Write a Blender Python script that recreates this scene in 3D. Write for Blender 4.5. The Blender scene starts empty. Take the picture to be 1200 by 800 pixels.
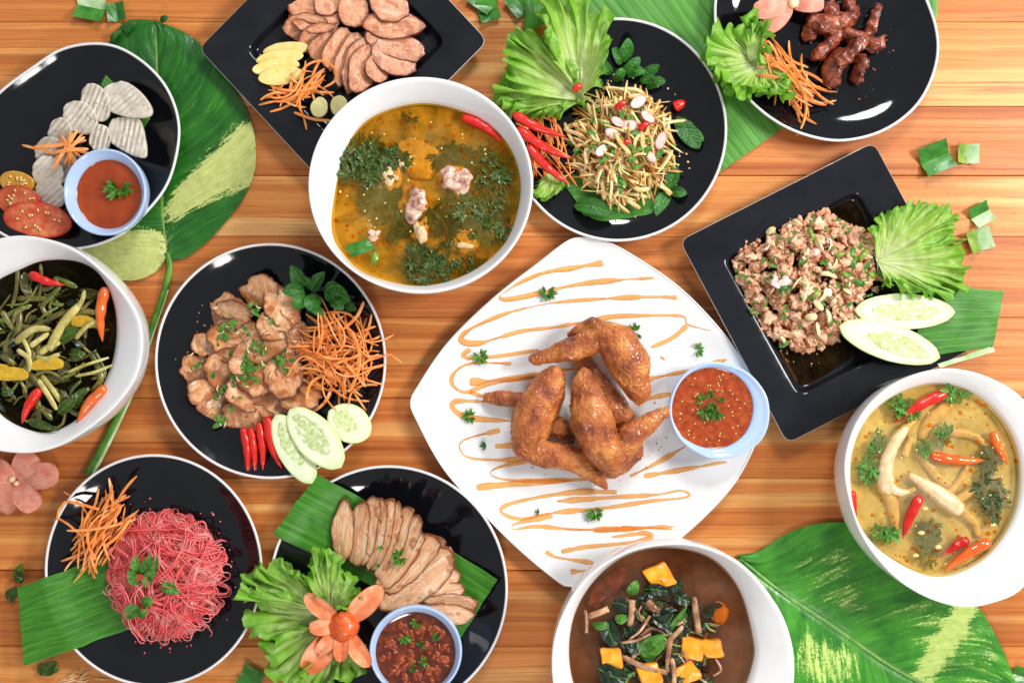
import bpy, math, random
import numpy as np
from mathutils import Vector

# ------------------------------------------------------------------ camera, world, lamps, exposure
SC = bpy.context.scene
COL = SC.collection
H = 1400.0                                   # camera height over the table, mm
PI = math.pi

cam = bpy.data.cameras.new('camera'); cam.sensor_width = 36.0
cam.lens = 36.0 * H / 1200.0; cam.clip_start = 0.05; cam.clip_end = 50
cam.dof.use_dof = True; cam.dof.focus_distance = 1.36; cam.dof.aperture_fstop = 9.0
camo = bpy.data.objects.new('camera', cam); COL.objects.link(camo)
camo.location = (0, 0, H / 1000); camo.rotation_euler = (0, 0, 0)
SC.camera = camo

wd = bpy.data.worlds.new('World'); SC.world = wd; wd.use_nodes = True
bg = wd.node_tree.nodes['Background']
bg.inputs[0].default_value = (0.93, 0.96, 1.0, 1); bg.inputs[1].default_value = 0.45

def area_lamp(name, loc, target, sx, sy, power, color):
    l = bpy.data.lights.new(name, 'AREA'); l.shape = 'ELLIPSE'; l.size = sx; l.size_y = sy
    l.energy = power; l.color = color
    o = bpy.data.objects.new(name, l); COL.objects.link(o); o.location = loc
    o.rotation_euler = (Vector(target) - Vector(loc)).to_track_quat('-Z', 'Y').to_euler()
    return o
area_lamp('window_light', (1.75, 0.45, 1.5), (0.1, 0.0, 0), 0.7, 0.55, 48, (1.0, 0.97, 0.93))
area_lamp('low_window_light', (0.15, -1.75, 1.5), (-0.1, 0, 0), 0.5, 0.35, 15, (1.0, 0.96, 0.92))
area_lamp('far_window_light', (0.5, 1.75, 1.6), (0.1, 0.1, 0), 0.7, 0.45, 31, (0.97, 0.98, 1.0))

SC.view_settings.view_transform = 'Standard'; SC.view_settings.look = 'None'
SC.view_settings.exposure = -0.05; SC.view_settings.gamma = 1.0
SC.view_settings.use_curve_mapping = False
SC.render.engine = 'CYCLES'
SC.cycles.use_denoising = True
SC.cycles.max_bounces = 5; SC.cycles.diffuse_bounces = 3; SC.cycles.glossy_bounces = 3; SC.cycles.transmission_bounces = 3; SC.cycles.transparent_max_bounces = 16
SC.cycles.caustics_reflective = False; SC.cycles.caustics_refractive = False

# ------------------------------------------------------------------ maths helpers
def vn(P, seed=0):
    P = np.asarray(P, float); i = np.floor(P).astype(np.int64); f = P - i
    u = f * f * (3 - 2 * f); out = np.zeros(len(P))
    for dx in (0, 1):
        for dy in (0, 1):
            for dz in (0, 1):
                h = ((i[:, 0] + dx) * 73856093) ^ ((i[:, 1] + dy) * 19349663) ^ ((i[:, 2] + dz) * 83492791) ^ (seed * 2654435)
                h = (h ^ (h >> 13)) * 1274126177; h = (h ^ (h >> 16)) & 0xffff
                w = (u[:, 0] if dx else 1 - u[:, 0]) * (u[:, 1] if dy else 1 - u[:, 1]) * (u[:, 2] if dz else 1 - u[:, 2])
                out += w * (h / 32767.5 - 1)
    return out
def fbm(P, seed=0, oct=3):
    P = np.asarray(P, float); a = 0; s = 1.0
    for k in range(oct):
        a = a + s * vn(P * (2 ** k) + 17.3 * k, seed + k); s *= .5
    return a
def spline(pts, n, closed=True):
    P = np.asarray(pts, float); m = len(P); out = []
    segs = m if closed else m - 1
    per = 14
    for i in range(segs):
        if closed: p0, p1, p2, p3 = P[(i - 1) % m], P[i], P[(i + 1) % m], P[(i + 2) % m]
        else: p0, p1, p2, p3 = P[max(i - 1, 0)], P[i], P[i + 1], P[min(i + 2, m - 1)]
        for k in range(per):
            t = k / per
            out.append(.5 * ((2 * p1) + (-p0 + p2) * t + (2 * p0 - 5 * p1 + 4 * p2 - p3) * t * t + (-p0 + 3 * p1 - 3 * p2 + p3) * t ** 3))
    if not closed: out.append(P[-1])
    return resample(np.array(out), n, closed)
def resample(P, n, closed=False):
    if closed: P = np.vstack([P, P[:1]])
    d = np.r_[0, np.cumsum(np.linalg.norm(np.diff(P, axis=0), axis=1))]
    t = np.linspace(0, d[-1], n + 1)[:-1] if closed else np.linspace(0, d[-1], n)
    return np.stack([np.interp(t, d, P[:, k]) for k in range(P.shape[1])], 1)
def polar(pts, c, n):
    """closed outline resampled at equal angles about c"""
    S = spline(pts, 720); a = np.arctan2(S[:, 1] - c[1], S[:, 0] - c[0]); r = np.hypot(S[:, 0] - c[0], S[:, 1] - c[1])
    o = np.argsort(a); a = a[o]; r = r[o]
    a = np.r_[a - 2 * PI, a, a + 2 * PI]; r = np.r_[r, r, r]
    th = np.linspace(-PI, PI, n, endpoint=False)
    R = np.interp(th, a, r)
    return np.stack([c[0] + R * np.cos(th), c[1] + R * np.sin(th)], 1)
def ell(cx, cy, rx, ry, n=64, ang=0):
    t = np.linspace(0, 2 * PI, n, endpoint=False); x = rx * np.cos(t); y = ry * np.sin(t)
    c, s = math.cos(ang), math.sin(ang)
    return np.stack([cx + x * c - y * s, cy + x * s + y * c], 1)

# ------------------------------------------------------------------ object creation
def tag(o, label=None, cat=None, group=None, kind=None):
    if label: o['label'] = label
    if cat: o['category'] = cat
    if group: o['group'] = group
    if kind: o['kind'] = kind
    return o
def empty(name, px, py, z, label, cat, group=None, kind=None):
    o = bpy.data.objects.new(name, None); COL.objects.link(o)
    s = (H - z) / H; o.location = ((px - 600) * s * 1e-3, (400 - py) * s * 1e-3, z * 1e-3)
    o.empty_display_size = .01
    return tag(o, label, cat, group, kind)
def px2w(V, zr):
    V = np.asarray(V, float); s = (H - zr) / H; o = np.empty_like(V)
    o[:, 0] = (V[:, 0] - 600) * s * 1e-3; o[:, 1] = (400 - V[:, 1]) * s * 1e-3; o[:, 2] = V[:, 2] * 1e-3
    return o
def mk(name, V, F, m, parent=None, uv=None, attr=None, smooth=True, closed=True, zr=None, world=False, color=None,
       label=None, cat=None, group=None, kind=None):
    """V in picture millimetres (x right, y down, z up) unless world=True; converted rigidly at one height zr"""
    V = np.asarray(V, float)
    if not world: V = px2w(V, float(V[:, 2].mean()) if zr is None else zr)
    base = np.array([(V[:, 0].min() + V[:, 0].max()) / 2, (V[:, 1].min() + V[:, 1].max()) / 2, V[:, 2].min()])
    if parent is not None: org = np.array(parent['_org']) if '_org' in parent else np.array(parent.location)
    L = V - base
    me = bpy.data.meshes.new(name); me.from_pydata(L.tolist(), [], [tuple(f) for f in F])
    # orient: closed meshes outward, sheets upward
    n = len(me.polygons); nr = np.empty(n * 3); me.polygons.foreach_get('normal', nr); nr = nr.reshape(-1, 3)
    ar = np.empty(n); me.polygons.foreach_get('area', ar)
    if closed:
        ce = np.empty(n * 3); me.polygons.foreach_get('center', ce); ce = ce.reshape(-1, 3)
        if (ar * (nr * ce).sum(1)).sum() < 0: me.flip_normals()
    elif (ar * nr[:, 2]).sum() < 0: me.flip_normals()
    if smooth: me.polygons.foreach_set('use_smooth', np.ones(n, bool))
    vi = None
    if uv is not None:
        l = me.uv_layers.new(name='UVMap'); vi = np.empty(len(me.loops), np.int32); me.loops.foreach_get('vertex_index', vi)
        l.data.foreach_set('uv', np.asarray(uv, np.float32)[vi].ravel())
    if attr:
        for k, a in attr.items():
            at = me.attributes.new(k, 'FLOAT', 'POINT'); at.data.foreach_set('value', np.asarray(a, np.float32))
    me.materials.append(m)
    o = bpy.data.objects.new(name, me); COL.objects.link(o)
    if color: o.color = (*color, 1)
    if parent is not None:
        o.parent = parent; o.location = tuple(base - org)
    else: o.location = tuple(base)
    o['_org'] = [float(x) for x in base]
    return tag(o, label, cat, group, kind)
def join(parts):
    V = []; F = []; n = 0
    for v, f in parts:
        V.append(v); F += [tuple(i + n for i in q) for q in f]; n += len(v)
    return np.vstack(V), F

# ------------------------------------------------------------------ shapes (picture millimetres)
def gridF(nu, nv, wrap_v=False):
    F = []
    for i in range(nu - 1):
        for j in range(nv if wrap_v else nv - 1):
            k = (j + 1) % nv; F.append((i * nv + j, i * nv + k, (i + 1) * nv + k, (i + 1) * nv + j))
    return F
def loft(rings, cap0=True, cap1=True):
    n = len(rings[0]); V = np.vstack(rings); F = gridF(len(rings), n, True)
    if cap0:
        V = np.vstack([V, rings[0].mean(0)]); c = len(V) - 1; F += [(c, (j + 1) % n, j) for j in range(n)]
    if cap1:
        V = np.vstack([V, rings[-1].mean(0)]); c = len(V) - 1; b = (len(rings) - 1) * n; F += [(c, b + j, b + (j + 1) % n) for j in range(n)]
    return V, F
def tube(path, rad, sides=6, flat=1.0, closed=False, roll=0.0, sq=False):
    P = np.asarray(path, float); n = len(P); rad = np.broadcast_to(np.asarray(rad, float), (n,))
    T = (np.roll(P, -1, 0) - np.roll(P, 1, 0)) if closed else np.gradient(P, axis=0)
    T /= np.linalg.norm(T, axis=1)[:, None] + 1e-9
    up = np.array([0, 0, 1.0]); R = []
    for i in range(n):
        s = np.cross(T[i], up); l = np.linalg.norm(s); s = s / l if l > 1e-3 else np.array([1.0, 0, 0])
        u = np.cross(s, T[i])
        a = np.linspace(0, 2 * PI, sides, endpoint=False) + (PI / 4 if sq else 0)
        x = np.cos(a); y = np.sin(a) * flat
        cr, sr = math.cos(roll), math.sin(roll); x, y = x * cr - y * sr, x * sr + y * cr
        R.append(P[i] + rad[i] * (x[:, None] * s + y[:, None] * u))
    if closed:
        V = np.vstack(R); F = []
        for i in range(n):
            for j in range(sides):
                k = (j + 1) % sides; ii = (i + 1) % n
                F.append((i * sides + j, i * sides + k, ii * sides + k, ii * sides + j))
        return V, F
    return loft(R)
def path3(pts, n, closed=False):
    return spline(np.asarray(pts, float), n, closed)
_ICO = {}
def ico(sub):
    if sub not in _ICO:
        import bmesh
        bm = bmesh.new(); bmesh.ops.create_icosphere(bm, subdivisions=sub, radius=1)
        bm.verts.ensure_lookup_table()
        _ICO[sub] = (np.array([v.co[:] for v in bm.verts]), [tuple(v.index for v in f.verts) for f in bm.faces]); bm.free()
    return _ICO[sub]
def blob(cx, cy, cz, rx, ry, rz, seed=0, amp=.2, freq=1.5, sub=2, ang=0.0, tilt=(0, 0)):
    B, F = ico(sub); d = 1 + amp * fbm(B * freq + seed * 7.7, seed, 3)
    V = B * d[:, None] * np.array([rx, ry, rz]); c, s = math.cos(ang), math.sin(ang)
    V = np.stack([V[:, 0] * c - V[:, 1] * s, V[:, 0] * s + V[:, 1] * c, V[:, 2]], 1)
    V[:, 2] += V[:, 0] * tilt[0] + V[:, 1] * tilt[1]
    return V + np.array([cx, cy, cz]), F
def slab(outline, z0, th, tilt=(0, 0), seed=0, noise=.5, dome=.0, bevel=.18, nf=.12):
    """a slice: closed outline (n,2), thickness th; returns V,F,edge"""
    o = np.asarray(outline, float); c = o.mean(0); rings = []; E = []
    for s, z, e in ((.5, 0, .9), (.97, 0, 1), (1.0, .12, 1), (1.0, .86, 1), (1 - bevel * .12, .97, .95), (1 - bevel * .4, 1.0, .9), (1 - bevel * .9, 1.0, .3), (.76, 1.0, 0), (.58, 1.0, 0), (.38, 1.0, 0), (.15, 1.0, 0)):
        p = c + (o - c) * s; zz = np.full(len(o), z * th) + (dome * (1 - s * s) if z > .5 else 0)
        rings.append(np.c_[p, zz]); E += [e] * len(o)
    V, F = loft(rings); E += [.9, 0]
    if noise:
        V[:, 2] += noise * fbm(np.c_[V[:, :2] * nf, V[:, 2] * .1 + seed], seed)
        V[:, 0] += noise * .8 * fbm(np.c_[V[:, :2] * nf, V[:, 2] * .2 + seed + 5], seed + 3)
        V[:, 1] += noise * .8 * fbm(np.c_[V[:, :2] * nf, V[:, 2] * .2 + seed + 9], seed + 4)
    V[:, 2] += z0 + (V[:, 0] - c[0]) * tilt[0] + (V[:, 1] - c[1]) * tilt[1]
    return V, F, np.array(E)
def leaf(bx, by, tx, ty, w, z0, z1, arch=4, fold=.25, seed=0, serr=0.0, n=22, m=11, shape=.45, bend=0.0, lift=0.0, quilt=.5, tipe=.62):
    """ovate leaf from base to tip; returns V,F,uv"""
    d = np.array([tx - bx, ty - by], float); L = np.hypot(*d); d /= L; nrm = np.array([-d[1], d[0]])
    V = []; U = []
    for i in range(n):
        t = i / (n - 1); hw = w * (t ** shape) * ((1 - t) ** tipe) * 1.55
        hw *= 1 + serr * (1 if i % 2 else -1)
        for j in range(m):
            v = -1 + 2 * j / (m - 1)
            off = bend * math.sin(PI * t)
            p = np.array([bx, by]) + d * (t * L) + nrm * (v * hw + off)
            z = z0 + (z1 - z0) * t + arch * math.sin(PI * t) + fold * abs(v) * hw + lift * v * hw
            z += quilt * math.sin(t * 34 - abs(v) * 9) * (1 - abs(v)) * min(1, hw / 5)
            V.append((*p, z)); U.append((t, j / (m - 1)))
    V = np.array(V); V[:, 2] += .8 * fbm(V * .06 + seed * 3.1, seed, 2)
    return V, gridF(n, m), np.array(U)
def frond(cx, cy, z, size, ang, seed=0, lobes=3):
    """a cilantro leaflet: a fan with toothed lobes; V,F,uv"""
    r = random.Random(seed); NT, NR = 40, 5; V = []; U = []
    for i in range(NT):
        u = i / (NT - 1); a = ang + (u - .5) * 2.6
        rr = size * (.55 + .45 * abs(math.cos(lobes * PI * (u - .5)))) * (1 + .16 * math.cos(u * 62 + seed)) * (1 - .35 * abs(2 * u - 1) ** 2)
        for j in range(NR):
            q = j / (NR - 1)
            V.append((cx + math.cos(a) * rr * q, cy + math.sin(a) * rr * q, z + size * .18 * q * math.sin(u * 17 + seed) + size * .2 * q)); U.append((q, u))
    return np.array(V), gridF(NT, NR), np.array(U)
def lettuce(edge, base, z0, lift=14, ruff=8, k=7, seed=0, ribs=(.2, .38, .5, .66, .84), NT=420, NR=34, fringe=6):
    E = spline(edge, NT, False); b = np.asarray(base, float); V = []; U = []; Rb = []
    u = np.linspace(0, 1, NT); one = np.zeros(NT)
    nz = lambda f, q, sd, o=2: fbm(np.c_[u * f, one + q * 1.6, one + seed * 1.7], seed + sd, o)
    fr = fringe * (1.1 * np.abs(nz(k * 3.5, 0, 0)) + .9 * np.abs(nz(k * 11, 0, 1))) + 3.0 * np.maximum(0, nz(k * 1.3, 0, 12))
    for j in range(NR):
        q = (j / (NR - 1)) ** .8
        D = (E - b); L = np.linalg.norm(D, axis=1)[:, None] + 1e-6
        tang = np.stack([-D[:, 1], D[:, 0]], 1) / L
        sw = q ** 2.4 * (9 * nz(k * 1.2, q, 3) + 5 * q ** 3 * nz(k * 4, q, 4))
        rd = fr * q ** 5 + 7 * q ** 4 * nz(k * 1.6, q, 5)
        p = b + D * q - (D / L) * rd[:, None] + tang * sw[:, None]
        z = z0 + lift * math.sin(q * 1.9) + ruff * (1.5 * q ** 1.6 * nz(k * .9, q, 6) + 1.5 * q ** 4 * nz(k * 3.1, q, 7) + .9 * q ** 7 * nz(k * 9, q, 8))
        z = z + 1.5 * fbm(np.c_[p * .11, one + seed], seed + 9, 3) * (.4 + q)
        ph = 2 * PI * 2.3 * k * u + 3.0 * nz(k * .8, 0, 20); A = 6.4 * (.55 + .45 * nz(k * .7, 0, 21) + .2) * q ** 4 * (ruff / 6.5)
        p = p + tang * (A * 1.15 * np.cos(ph))[:, None] + (D / L) * (A * .5 * np.sin(ph * .53))[:, None]; z = z + A * 1.4 * np.sin(ph)
        rb = one.copy()
        for i_, x in enumerate(ribs): rb = np.maximum(rb, np.exp(-((u - x - .035 * math.sin(q * 5 + i_ * 2.1)) * (9 + 85 * q)) ** 2) * (1 - .7 * q) * (1 if i_ == len(ribs) // 2 else .7))
        for x in np.linspace(.06, .94, 13): rb = np.maximum(rb, .55 * np.exp(-((u - x - .03 * math.sin(q * 9 + x * 40) * q) * (150)) ** 2) * min(1, q * 2.2) * (1 - .5 * q))
        z = z + 1.6 * rb
        V.append(np.c_[p, np.maximum(z, z0 - 3)]); U.append(np.c_[u, np.full(NT, q)]); Rb.append(rb)
    return np.vstack(V), gridF(NR, NT), np.vstack(U), np.concatenate(Rb)
def halves_leaf(mid, left, right, z0=3, n=60, m=17, cup=4, seed=0, hump=0, vein=.7):
    """big leaf from a midrib and two edge outlines, base to tip; V,F,uv"""
    Mi = spline(mid, n, False); Le = spline(left, n, False); Ri = spline(right, n, False); V = []; U = []
    for i in range(n):
        t = i / (n - 1)
        for j in range(-m, m + 1):
            a = abs(j) / m; e = Le[i] if j < 0 else Ri[i]
            p = Mi[i] + (e - Mi[i]) * a
            z = z0 + cup * (a ** .7) * math.sin(PI * min(1, t * 1.05)) * .8 + vein * (1.5 * abs(math.sin(30 * (t - a * .26))) ** .7 - .6) * math.sin(PI * a) ** .7 + hump * math.sin(PI * a) * (1 - .4 * t)
            if j == 0: z -= .8
            V.append((*p, z)); U.append((t, .5 + .5 * j / m))
    V = np.array(V); V[:, 2] += 1.6 * fbm(np.c_[V[:, :2] * .02, np.full(len(V), seed)], seed, 3)
    return V, gridF(n, 2 * m + 1), np.array(U)
def strip_leaf(A, B, C, D, n, z=(3, 3, 3, 3), ridge=.5, seed=0, bow=0):
    """banana-leaf cut: corners A,B (start edge) to D,C (far edge); veins run A->D; n veins between A and B"""
    A, B, C, D = [np.array(p, float) for p in (A, B, C, D)]; NU = 34; NV = n * 6 + 1; V = []; U = []
    for i in range(NU):
        t = i / (NU - 1)
        for j in range(NV):
            s = j / (NV - 1)
            p = (A * (1 - s) + B * s) * (1 - t) + (D * (1 - s) + C * s) * t
            zz = (z[0] * (1 - s) + z[1] * s) * (1 - t) + (z[3] * (1 - s) + z[2] * s) * t
            zz += ridge * abs(math.sin(PI * s * n)) ** .6 + bow * math.sin(PI * s) * math.sin(PI * t)
            V.append((*p, zz)); U.append((t, s))
    V = np.array(V); V[:, 2] += 1.0 * fbm(np.c_[V[:, :2] * .03, np.full(len(V), seed)], seed, 2)
    V[:, :2] += .8 * np.c_[fbm(V * .08 + 3, seed, 2), fbm(V * .08 + 9, seed, 2)]
    return V, gridF(NU, NV), np.array(U)

# ------------------------------------------------------------------ materials
def lin(c):
    return tuple(((x / 255) / 12.92 if x / 255 <= .04045 else ((x / 255 + .055) / 1.055) ** 2.4) for x in c) + (1.0,)
class NT:
    def __init__(s, name):
        s.m = bpy.data.materials.new(name); s.m.use_nodes = True; s.t = s.m.node_tree; s.p = s.t.nodes['Principled BSDF']; s.out = s.t.nodes['Material Output']
    def n(s, typ, **kw):
        x = s.t.nodes.new(typ)
        for k, v in kw.items():
            if k.startswith('_'): setattr(x, k[1:], v)
            else: x.inputs[k].default_value = v
        return x
    def l(s, a, b): s.t.links.new(a, b)
    def ramp(s, fac, stops, interp='LINEAR'):
        r = s.n('ShaderNodeValToRGB'); e = r.color_ramp.elements; r.color_ramp.interpolation = interp
        while len(e) > 1: e.remove(e[0])
        for i, (p, c) in enumerate(stops):
            q = e[0] if i == 0 else e.new(p)
            q.position = p; q.color = lin(c)
        s.l(fac, r.inputs[0]); return r.outputs[0]
    def mix(s, fac, a, b, mode='MIX'):
        x = s.n('ShaderNodeMix', _data_type='RGBA', _blend_type=mode)
        for sock, v in ((x.inputs[0], fac), (x.inputs[6], a), (x.inputs[7], b)):
            if hasattr(v, 'is_linked') or hasattr(v, 'links'): s.l(v, sock)
            else: sock.default_value = v
        return x.outputs[2]
    def math(s, op, a, b=0.0, c=None):
        x = s.n('ShaderNodeMath', _operation=op)
        for i, v in enumerate((a, b) if c is None else (a, b, c)):
            if hasattr(v, 'links'): s.l(v, x.inputs[i])
            else: x.inputs[i].default_value = v
        return x.outputs[0]
    def noise(s, vec, scale, detail=3, rough=.55, dist=0.0):
        x = s.n('ShaderNodeTexNoise', Scale=scale, Detail=detail, Roughness=rough, Distortion=dist)
        if vec is not None: s.l(vec, x.inputs['Vector'])
        return x.outputs[0]
    def mapping(s, vec, scale=(1, 1, 1), rot=(0, 0, 0)):
        x = s.n('ShaderNodeMapping'); x.inputs['Scale'].default_value = scale; x.inputs['Rotation'].default_value = rot
        s.l(vec, x.inputs[0]); return x.outputs[0]
    def bump(s, h, strength, dist=.001):
        x = s.n('ShaderNodeBump', Strength=strength, Distance=dist); s.l(h, x.inputs['Height']); s.l(x.outputs[0], s.p.inputs['Normal']); return x.outputs[0]
    def coords(s, seeded=True):
        tc = s.n('ShaderNodeTexCoord'); v = tc.outputs['Object']
        if seeded:
            oi = s.n('ShaderNodeObjectInfo'); a = s.n('ShaderNodeVectorMath', _operation='ADD')
            k = s.n('ShaderNodeVectorMath', _operation='SCALE'); k.inputs[0].default_value = (3.1, 5.7, 2.3); s.l(oi.outputs['Random'], k.inputs['Scale'])
            s.l(v, a.inputs[0]); s.l(k.outputs[0], a.inputs[1]); return a.outputs[0], tc, oi
        return v, tc, s.n('ShaderNodeObjectInfo')
    def leaf_out(s, col, fac):
        tr = s.n('ShaderNodeBsdfTranslucent'); s.l(col, tr.inputs[0]); mx = s.n('ShaderNodeMixShader'); mx.inputs[0].default_value = fac
        s.l(s.p.outputs[0], mx.inputs[1]); s.l(tr.outputs[0], mx.inputs[2]); s.l(mx.outputs[0], s.out.inputs[0])
MATS = {}
def mat(name, stops, scale=60, detail=4, rough=.5, bump=0.0, bscale=300, spec=.5, coat=0.0, coatr=.08, sss=0.0, var=.12, stretch=(1, 1, 1), edge=None, trans=0.0, dist=0.0, spots=None, edgew=1.0, bdist=.001):
    n = NT(name); v, tc, oi = n.coords()
    if stretch != (1, 1, 1): v = n.mapping(v, stretch)
    f = n.noise(v, scale, detail, .6, dist)
    c = n.ramp(f, stops)
    if spots:                                             # (scale, threshold, colour)
        s2 = n.noise(v, spots[0], 2); k = n.math('GREATER_THAN', s2, spots[1]) if len(spots) < 4 else n.math('SMOOTHSTEP', s2, 0) if False else n.ramp(s2, [(spots[1], (0, 0, 0)), (min(1, spots[1] + .08), (255, 255, 255))])
        c = n.mix(k, c, lin(spots[2]))
    if edge:
        a = n.n('ShaderNodeAttribute', _attribute_name='edge'); e2 = n.noise(v, scale * 1.7, 3)
        k = n.math('MULTIPLY', n.math('POWER', a.outputs['Fac'], 1.2), n.math('MULTIPLY_ADD', e2, 1.3, edgew - .65)); k2 = n.n('ShaderNodeClamp'); n.l(k, k2.inputs[0])
        c = n.mix(k2.outputs[0], c, lin(edge))
    if var:
        hs = n.n('ShaderNodeHueSaturation'); n.l(c, hs.inputs['Color']); n.l(n.math('MULTIPLY_ADD', oi.outputs['Random'], 2 * var, 1 - var), hs.inputs['Value']); c = hs.outputs[0]
    n.l(c, n.p.inputs['Base Color'])
    n.p.inputs['Roughness'].default_value = rough; n.p.inputs['Specular IOR Level'].default_value = spec
    n.p.inputs['Coat Weight'].default_value = coat; n.p.inputs['Coat Roughness'].default_value = coatr
    if sss > .22: n.p.inputs['Subsurface Weight'].default_value = sss; n.p.inputs['Subsurface Radius'].default_value = (1, .5, .3); n.p.inputs['Subsurface Scale'].default_value = .003
    if bump: n.bump(n.noise(v, bscale, 5, .7), bump, bdist)
    if trans: n.leaf_out(c, trans)
    MATS[name] = n.m
    return n.m

def meat_mat(name, stops, crust, fat, fibre=(3, 22), fatamt=.5, coat=.25, speck=None, rough=.36, edgek=0.0):
    n = NT(name); v, tc, oi = n.coords(); uv0 = n.n('ShaderNodeUVMap').outputs[0]
    ad = n.n('ShaderNodeVectorMath', _operation='ADD'); n.l(uv0, ad.inputs[0]); cbx = n.n('ShaderNodeCombineXYZ'); n.l(n.math('MULTIPLY', oi.outputs['Random'], 37.0), cbx.inputs[2]); n.l(cbx.outputs[0], ad.inputs[1]); uv = ad.outputs[0]
    sp = n.n('ShaderNodeSeparateXYZ'); n.l(uv0, sp.inputs[0])
    fb = n.noise(n.mapping(uv, (fibre[0], fibre[1], 1)), 1.0, 5, .65, .6); bl = n.noise(v, 60, 4, .6)
    c = n.ramp(n.math('ADD', n.math('MULTIPLY', fb, .55), n.math('MULTIPLY', bl, .45)), stops)
    ft = n.noise(n.mapping(uv, (1.6, 5, 1)), 1.0, 3, .5, .8)
    c = n.mix(n.math('MULTIPLY', n.ramp(ft, [(.56, (0, 0, 0)), (.64, (255, 255, 255))]), fatamt), c, lin(fat))
    if speck: c = n.mix(n.ramp(n.noise(v, speck[0], 3), [(speck[1], (0, 0, 0)), (speck[1] + .06, (230, 230, 230))]), c, lin(speck[2]))
    a = n.n('ShaderNodeAttribute', _attribute_name='edge'); e2 = n.noise(v, 90, 4)
    tip = n.ramp(sp.outputs[0], [(.86, (0, 0, 0)), (1.0, (160, 160, 160))])
    k = n.math('ADD', n.math('MULTIPLY', a.outputs['Fac'], n.math('MULTIPLY_ADD', e2, 2.4, -.55 + edgek)), n.math('MULTIPLY', tip, e2)); k2 = n.n('ShaderNodeClamp'); n.l(k, k2.inputs[0])
    c = n.mix(k2.outputs[0], c, n.ramp(e2, [(.3, tuple(int(x * .6) for x in crust)), (.65, crust)]))
    hs = n.n('ShaderNodeHueSaturation'); n.l(c, hs.inputs['Color']); n.l(n.math('MULTIPLY_ADD', oi.outputs['Random'], .2, .9), hs.inputs['Value']); c = hs.outputs[0]
    n.l(c, n.p.inputs['Base Color']); n.p.inputs['Coat Weight'].default_value = coat; n.p.inputs['Coat Roughness'].default_value = .12
    n.l(n.ramp(bl, [(.3, (60, 60, 60)), (.7, (130, 130, 130))]), n.p.inputs['Roughness'])
    n.bump(n.math('ADD', fb, n.math('MULTIPLY', n.noise(v, 420, 3), .6)), .7, .0012); return n.m
def wood_mat():
    n = NT('teak_wood'); v, tc, oi = n.coords()
    warp = n.noise(n.mapping(v, (.8, 5, 1)), 2.0, 3)
    vv = n.n('ShaderNodeVectorMath', _operation='ADD'); n.l(v, vv.inputs[0])
    cb = n.n('ShaderNodeCombineXYZ'); n.l(n.math('MULTIPLY', warp, .022), cb.inputs[1]); n.l(cb.outputs[0], vv.inputs[1])
    fine = n.noise(n.mapping(vv.outputs[0], (12, 560, 1)), 1.0, 6, .8)
    band = n.noise(n.mapping(vv.outputs[0], (.9, 70, 1)), 1.0, 5, .65)
    big = n.noise(n.mapping(vv.outputs[0], (.6, 17, 1)), 1.0, 2)
    base = n.ramp(band, [(.3, (172, 94, 40)), (.44, (194, 116, 54)), (.56, (210, 136, 70)), (.7, (222, 156, 88))])
    base = n.mix(n.ramp(big, [(.55, (0, 0, 0)), (.6, (190, 190, 190))]), base, lin((240, 194, 124)))
    base = n.mix(n.ramp(n.noise(n.mapping(vv.outputs[0], (.8, 24, 4)), 1.0, 2), [(.58, (0, 0, 0)), (.66, (150, 150, 150))]), base, lin((166, 82, 36)))
    line = n.noise(n.mapping(vv.outputs[0], (1.6, 230, 1)), 1.0, 4, .65)
    base = n.mix(n.ramp(line, [(.34, (190, 190, 190)), (.44, (0, 0, 0))]), base, lin((144, 72, 30)))
    base = n.mix(n.ramp(fine, [(.34, (190, 190, 190)), (.46, (0, 0, 0))]), base, lin((118, 58, 28)))
    # dark mineral streaks and knots
    st = n.noise(n.mapping(vv.outputs[0], (2.4, 30, 1)), 1.0, 4, .6, .4)
    base = n.mix(n.ramp(st, [(.66, (0, 0, 0)), (.72, (190, 190, 190))]), base, lin((92, 46, 28)))
    base = n.mix(.9, base, oi.outputs['Color'], 'MULTIPLY')
    n.l(base, n.p.inputs['Base Color']); n.p.inputs['Roughness'].default_value = .42; n.p.inputs['Specular IOR Level'].default_value = .35
    n.l(n.ramp(fine, [(.2, (140, 140, 140)), (.8, (185, 185, 185))]), n.p.inputs['Roughness'])
    n.bump(n.math('ADD', fine, n.math('MULTIPLY', line, .6)), .4, .0007); return n.m
def glaze(name, col, rough=.08, spec=.5, bumpk=.02, mott=None):
    n = NT(name); v, tc, oi = n.coords()
    f = n.noise(v, 35, 4)
    n.l(n.ramp(f, [(.3, col), (.7, mott or col)]), n.p.inputs['Base Color'])
    n.l(n.ramp(n.noise(v, 90, 3), [(.3, (int(rough * 255),) * 3), (.8, (int(min(1, rough * 1.3 + .02) * 255),) * 3)]), n.p.inputs['Roughness'])
    n.p.inputs['Specular IOR Level'].default_value = spec
    n.bump(n.noise(v, 28, 2), bumpk, .004); return n.m
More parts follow.
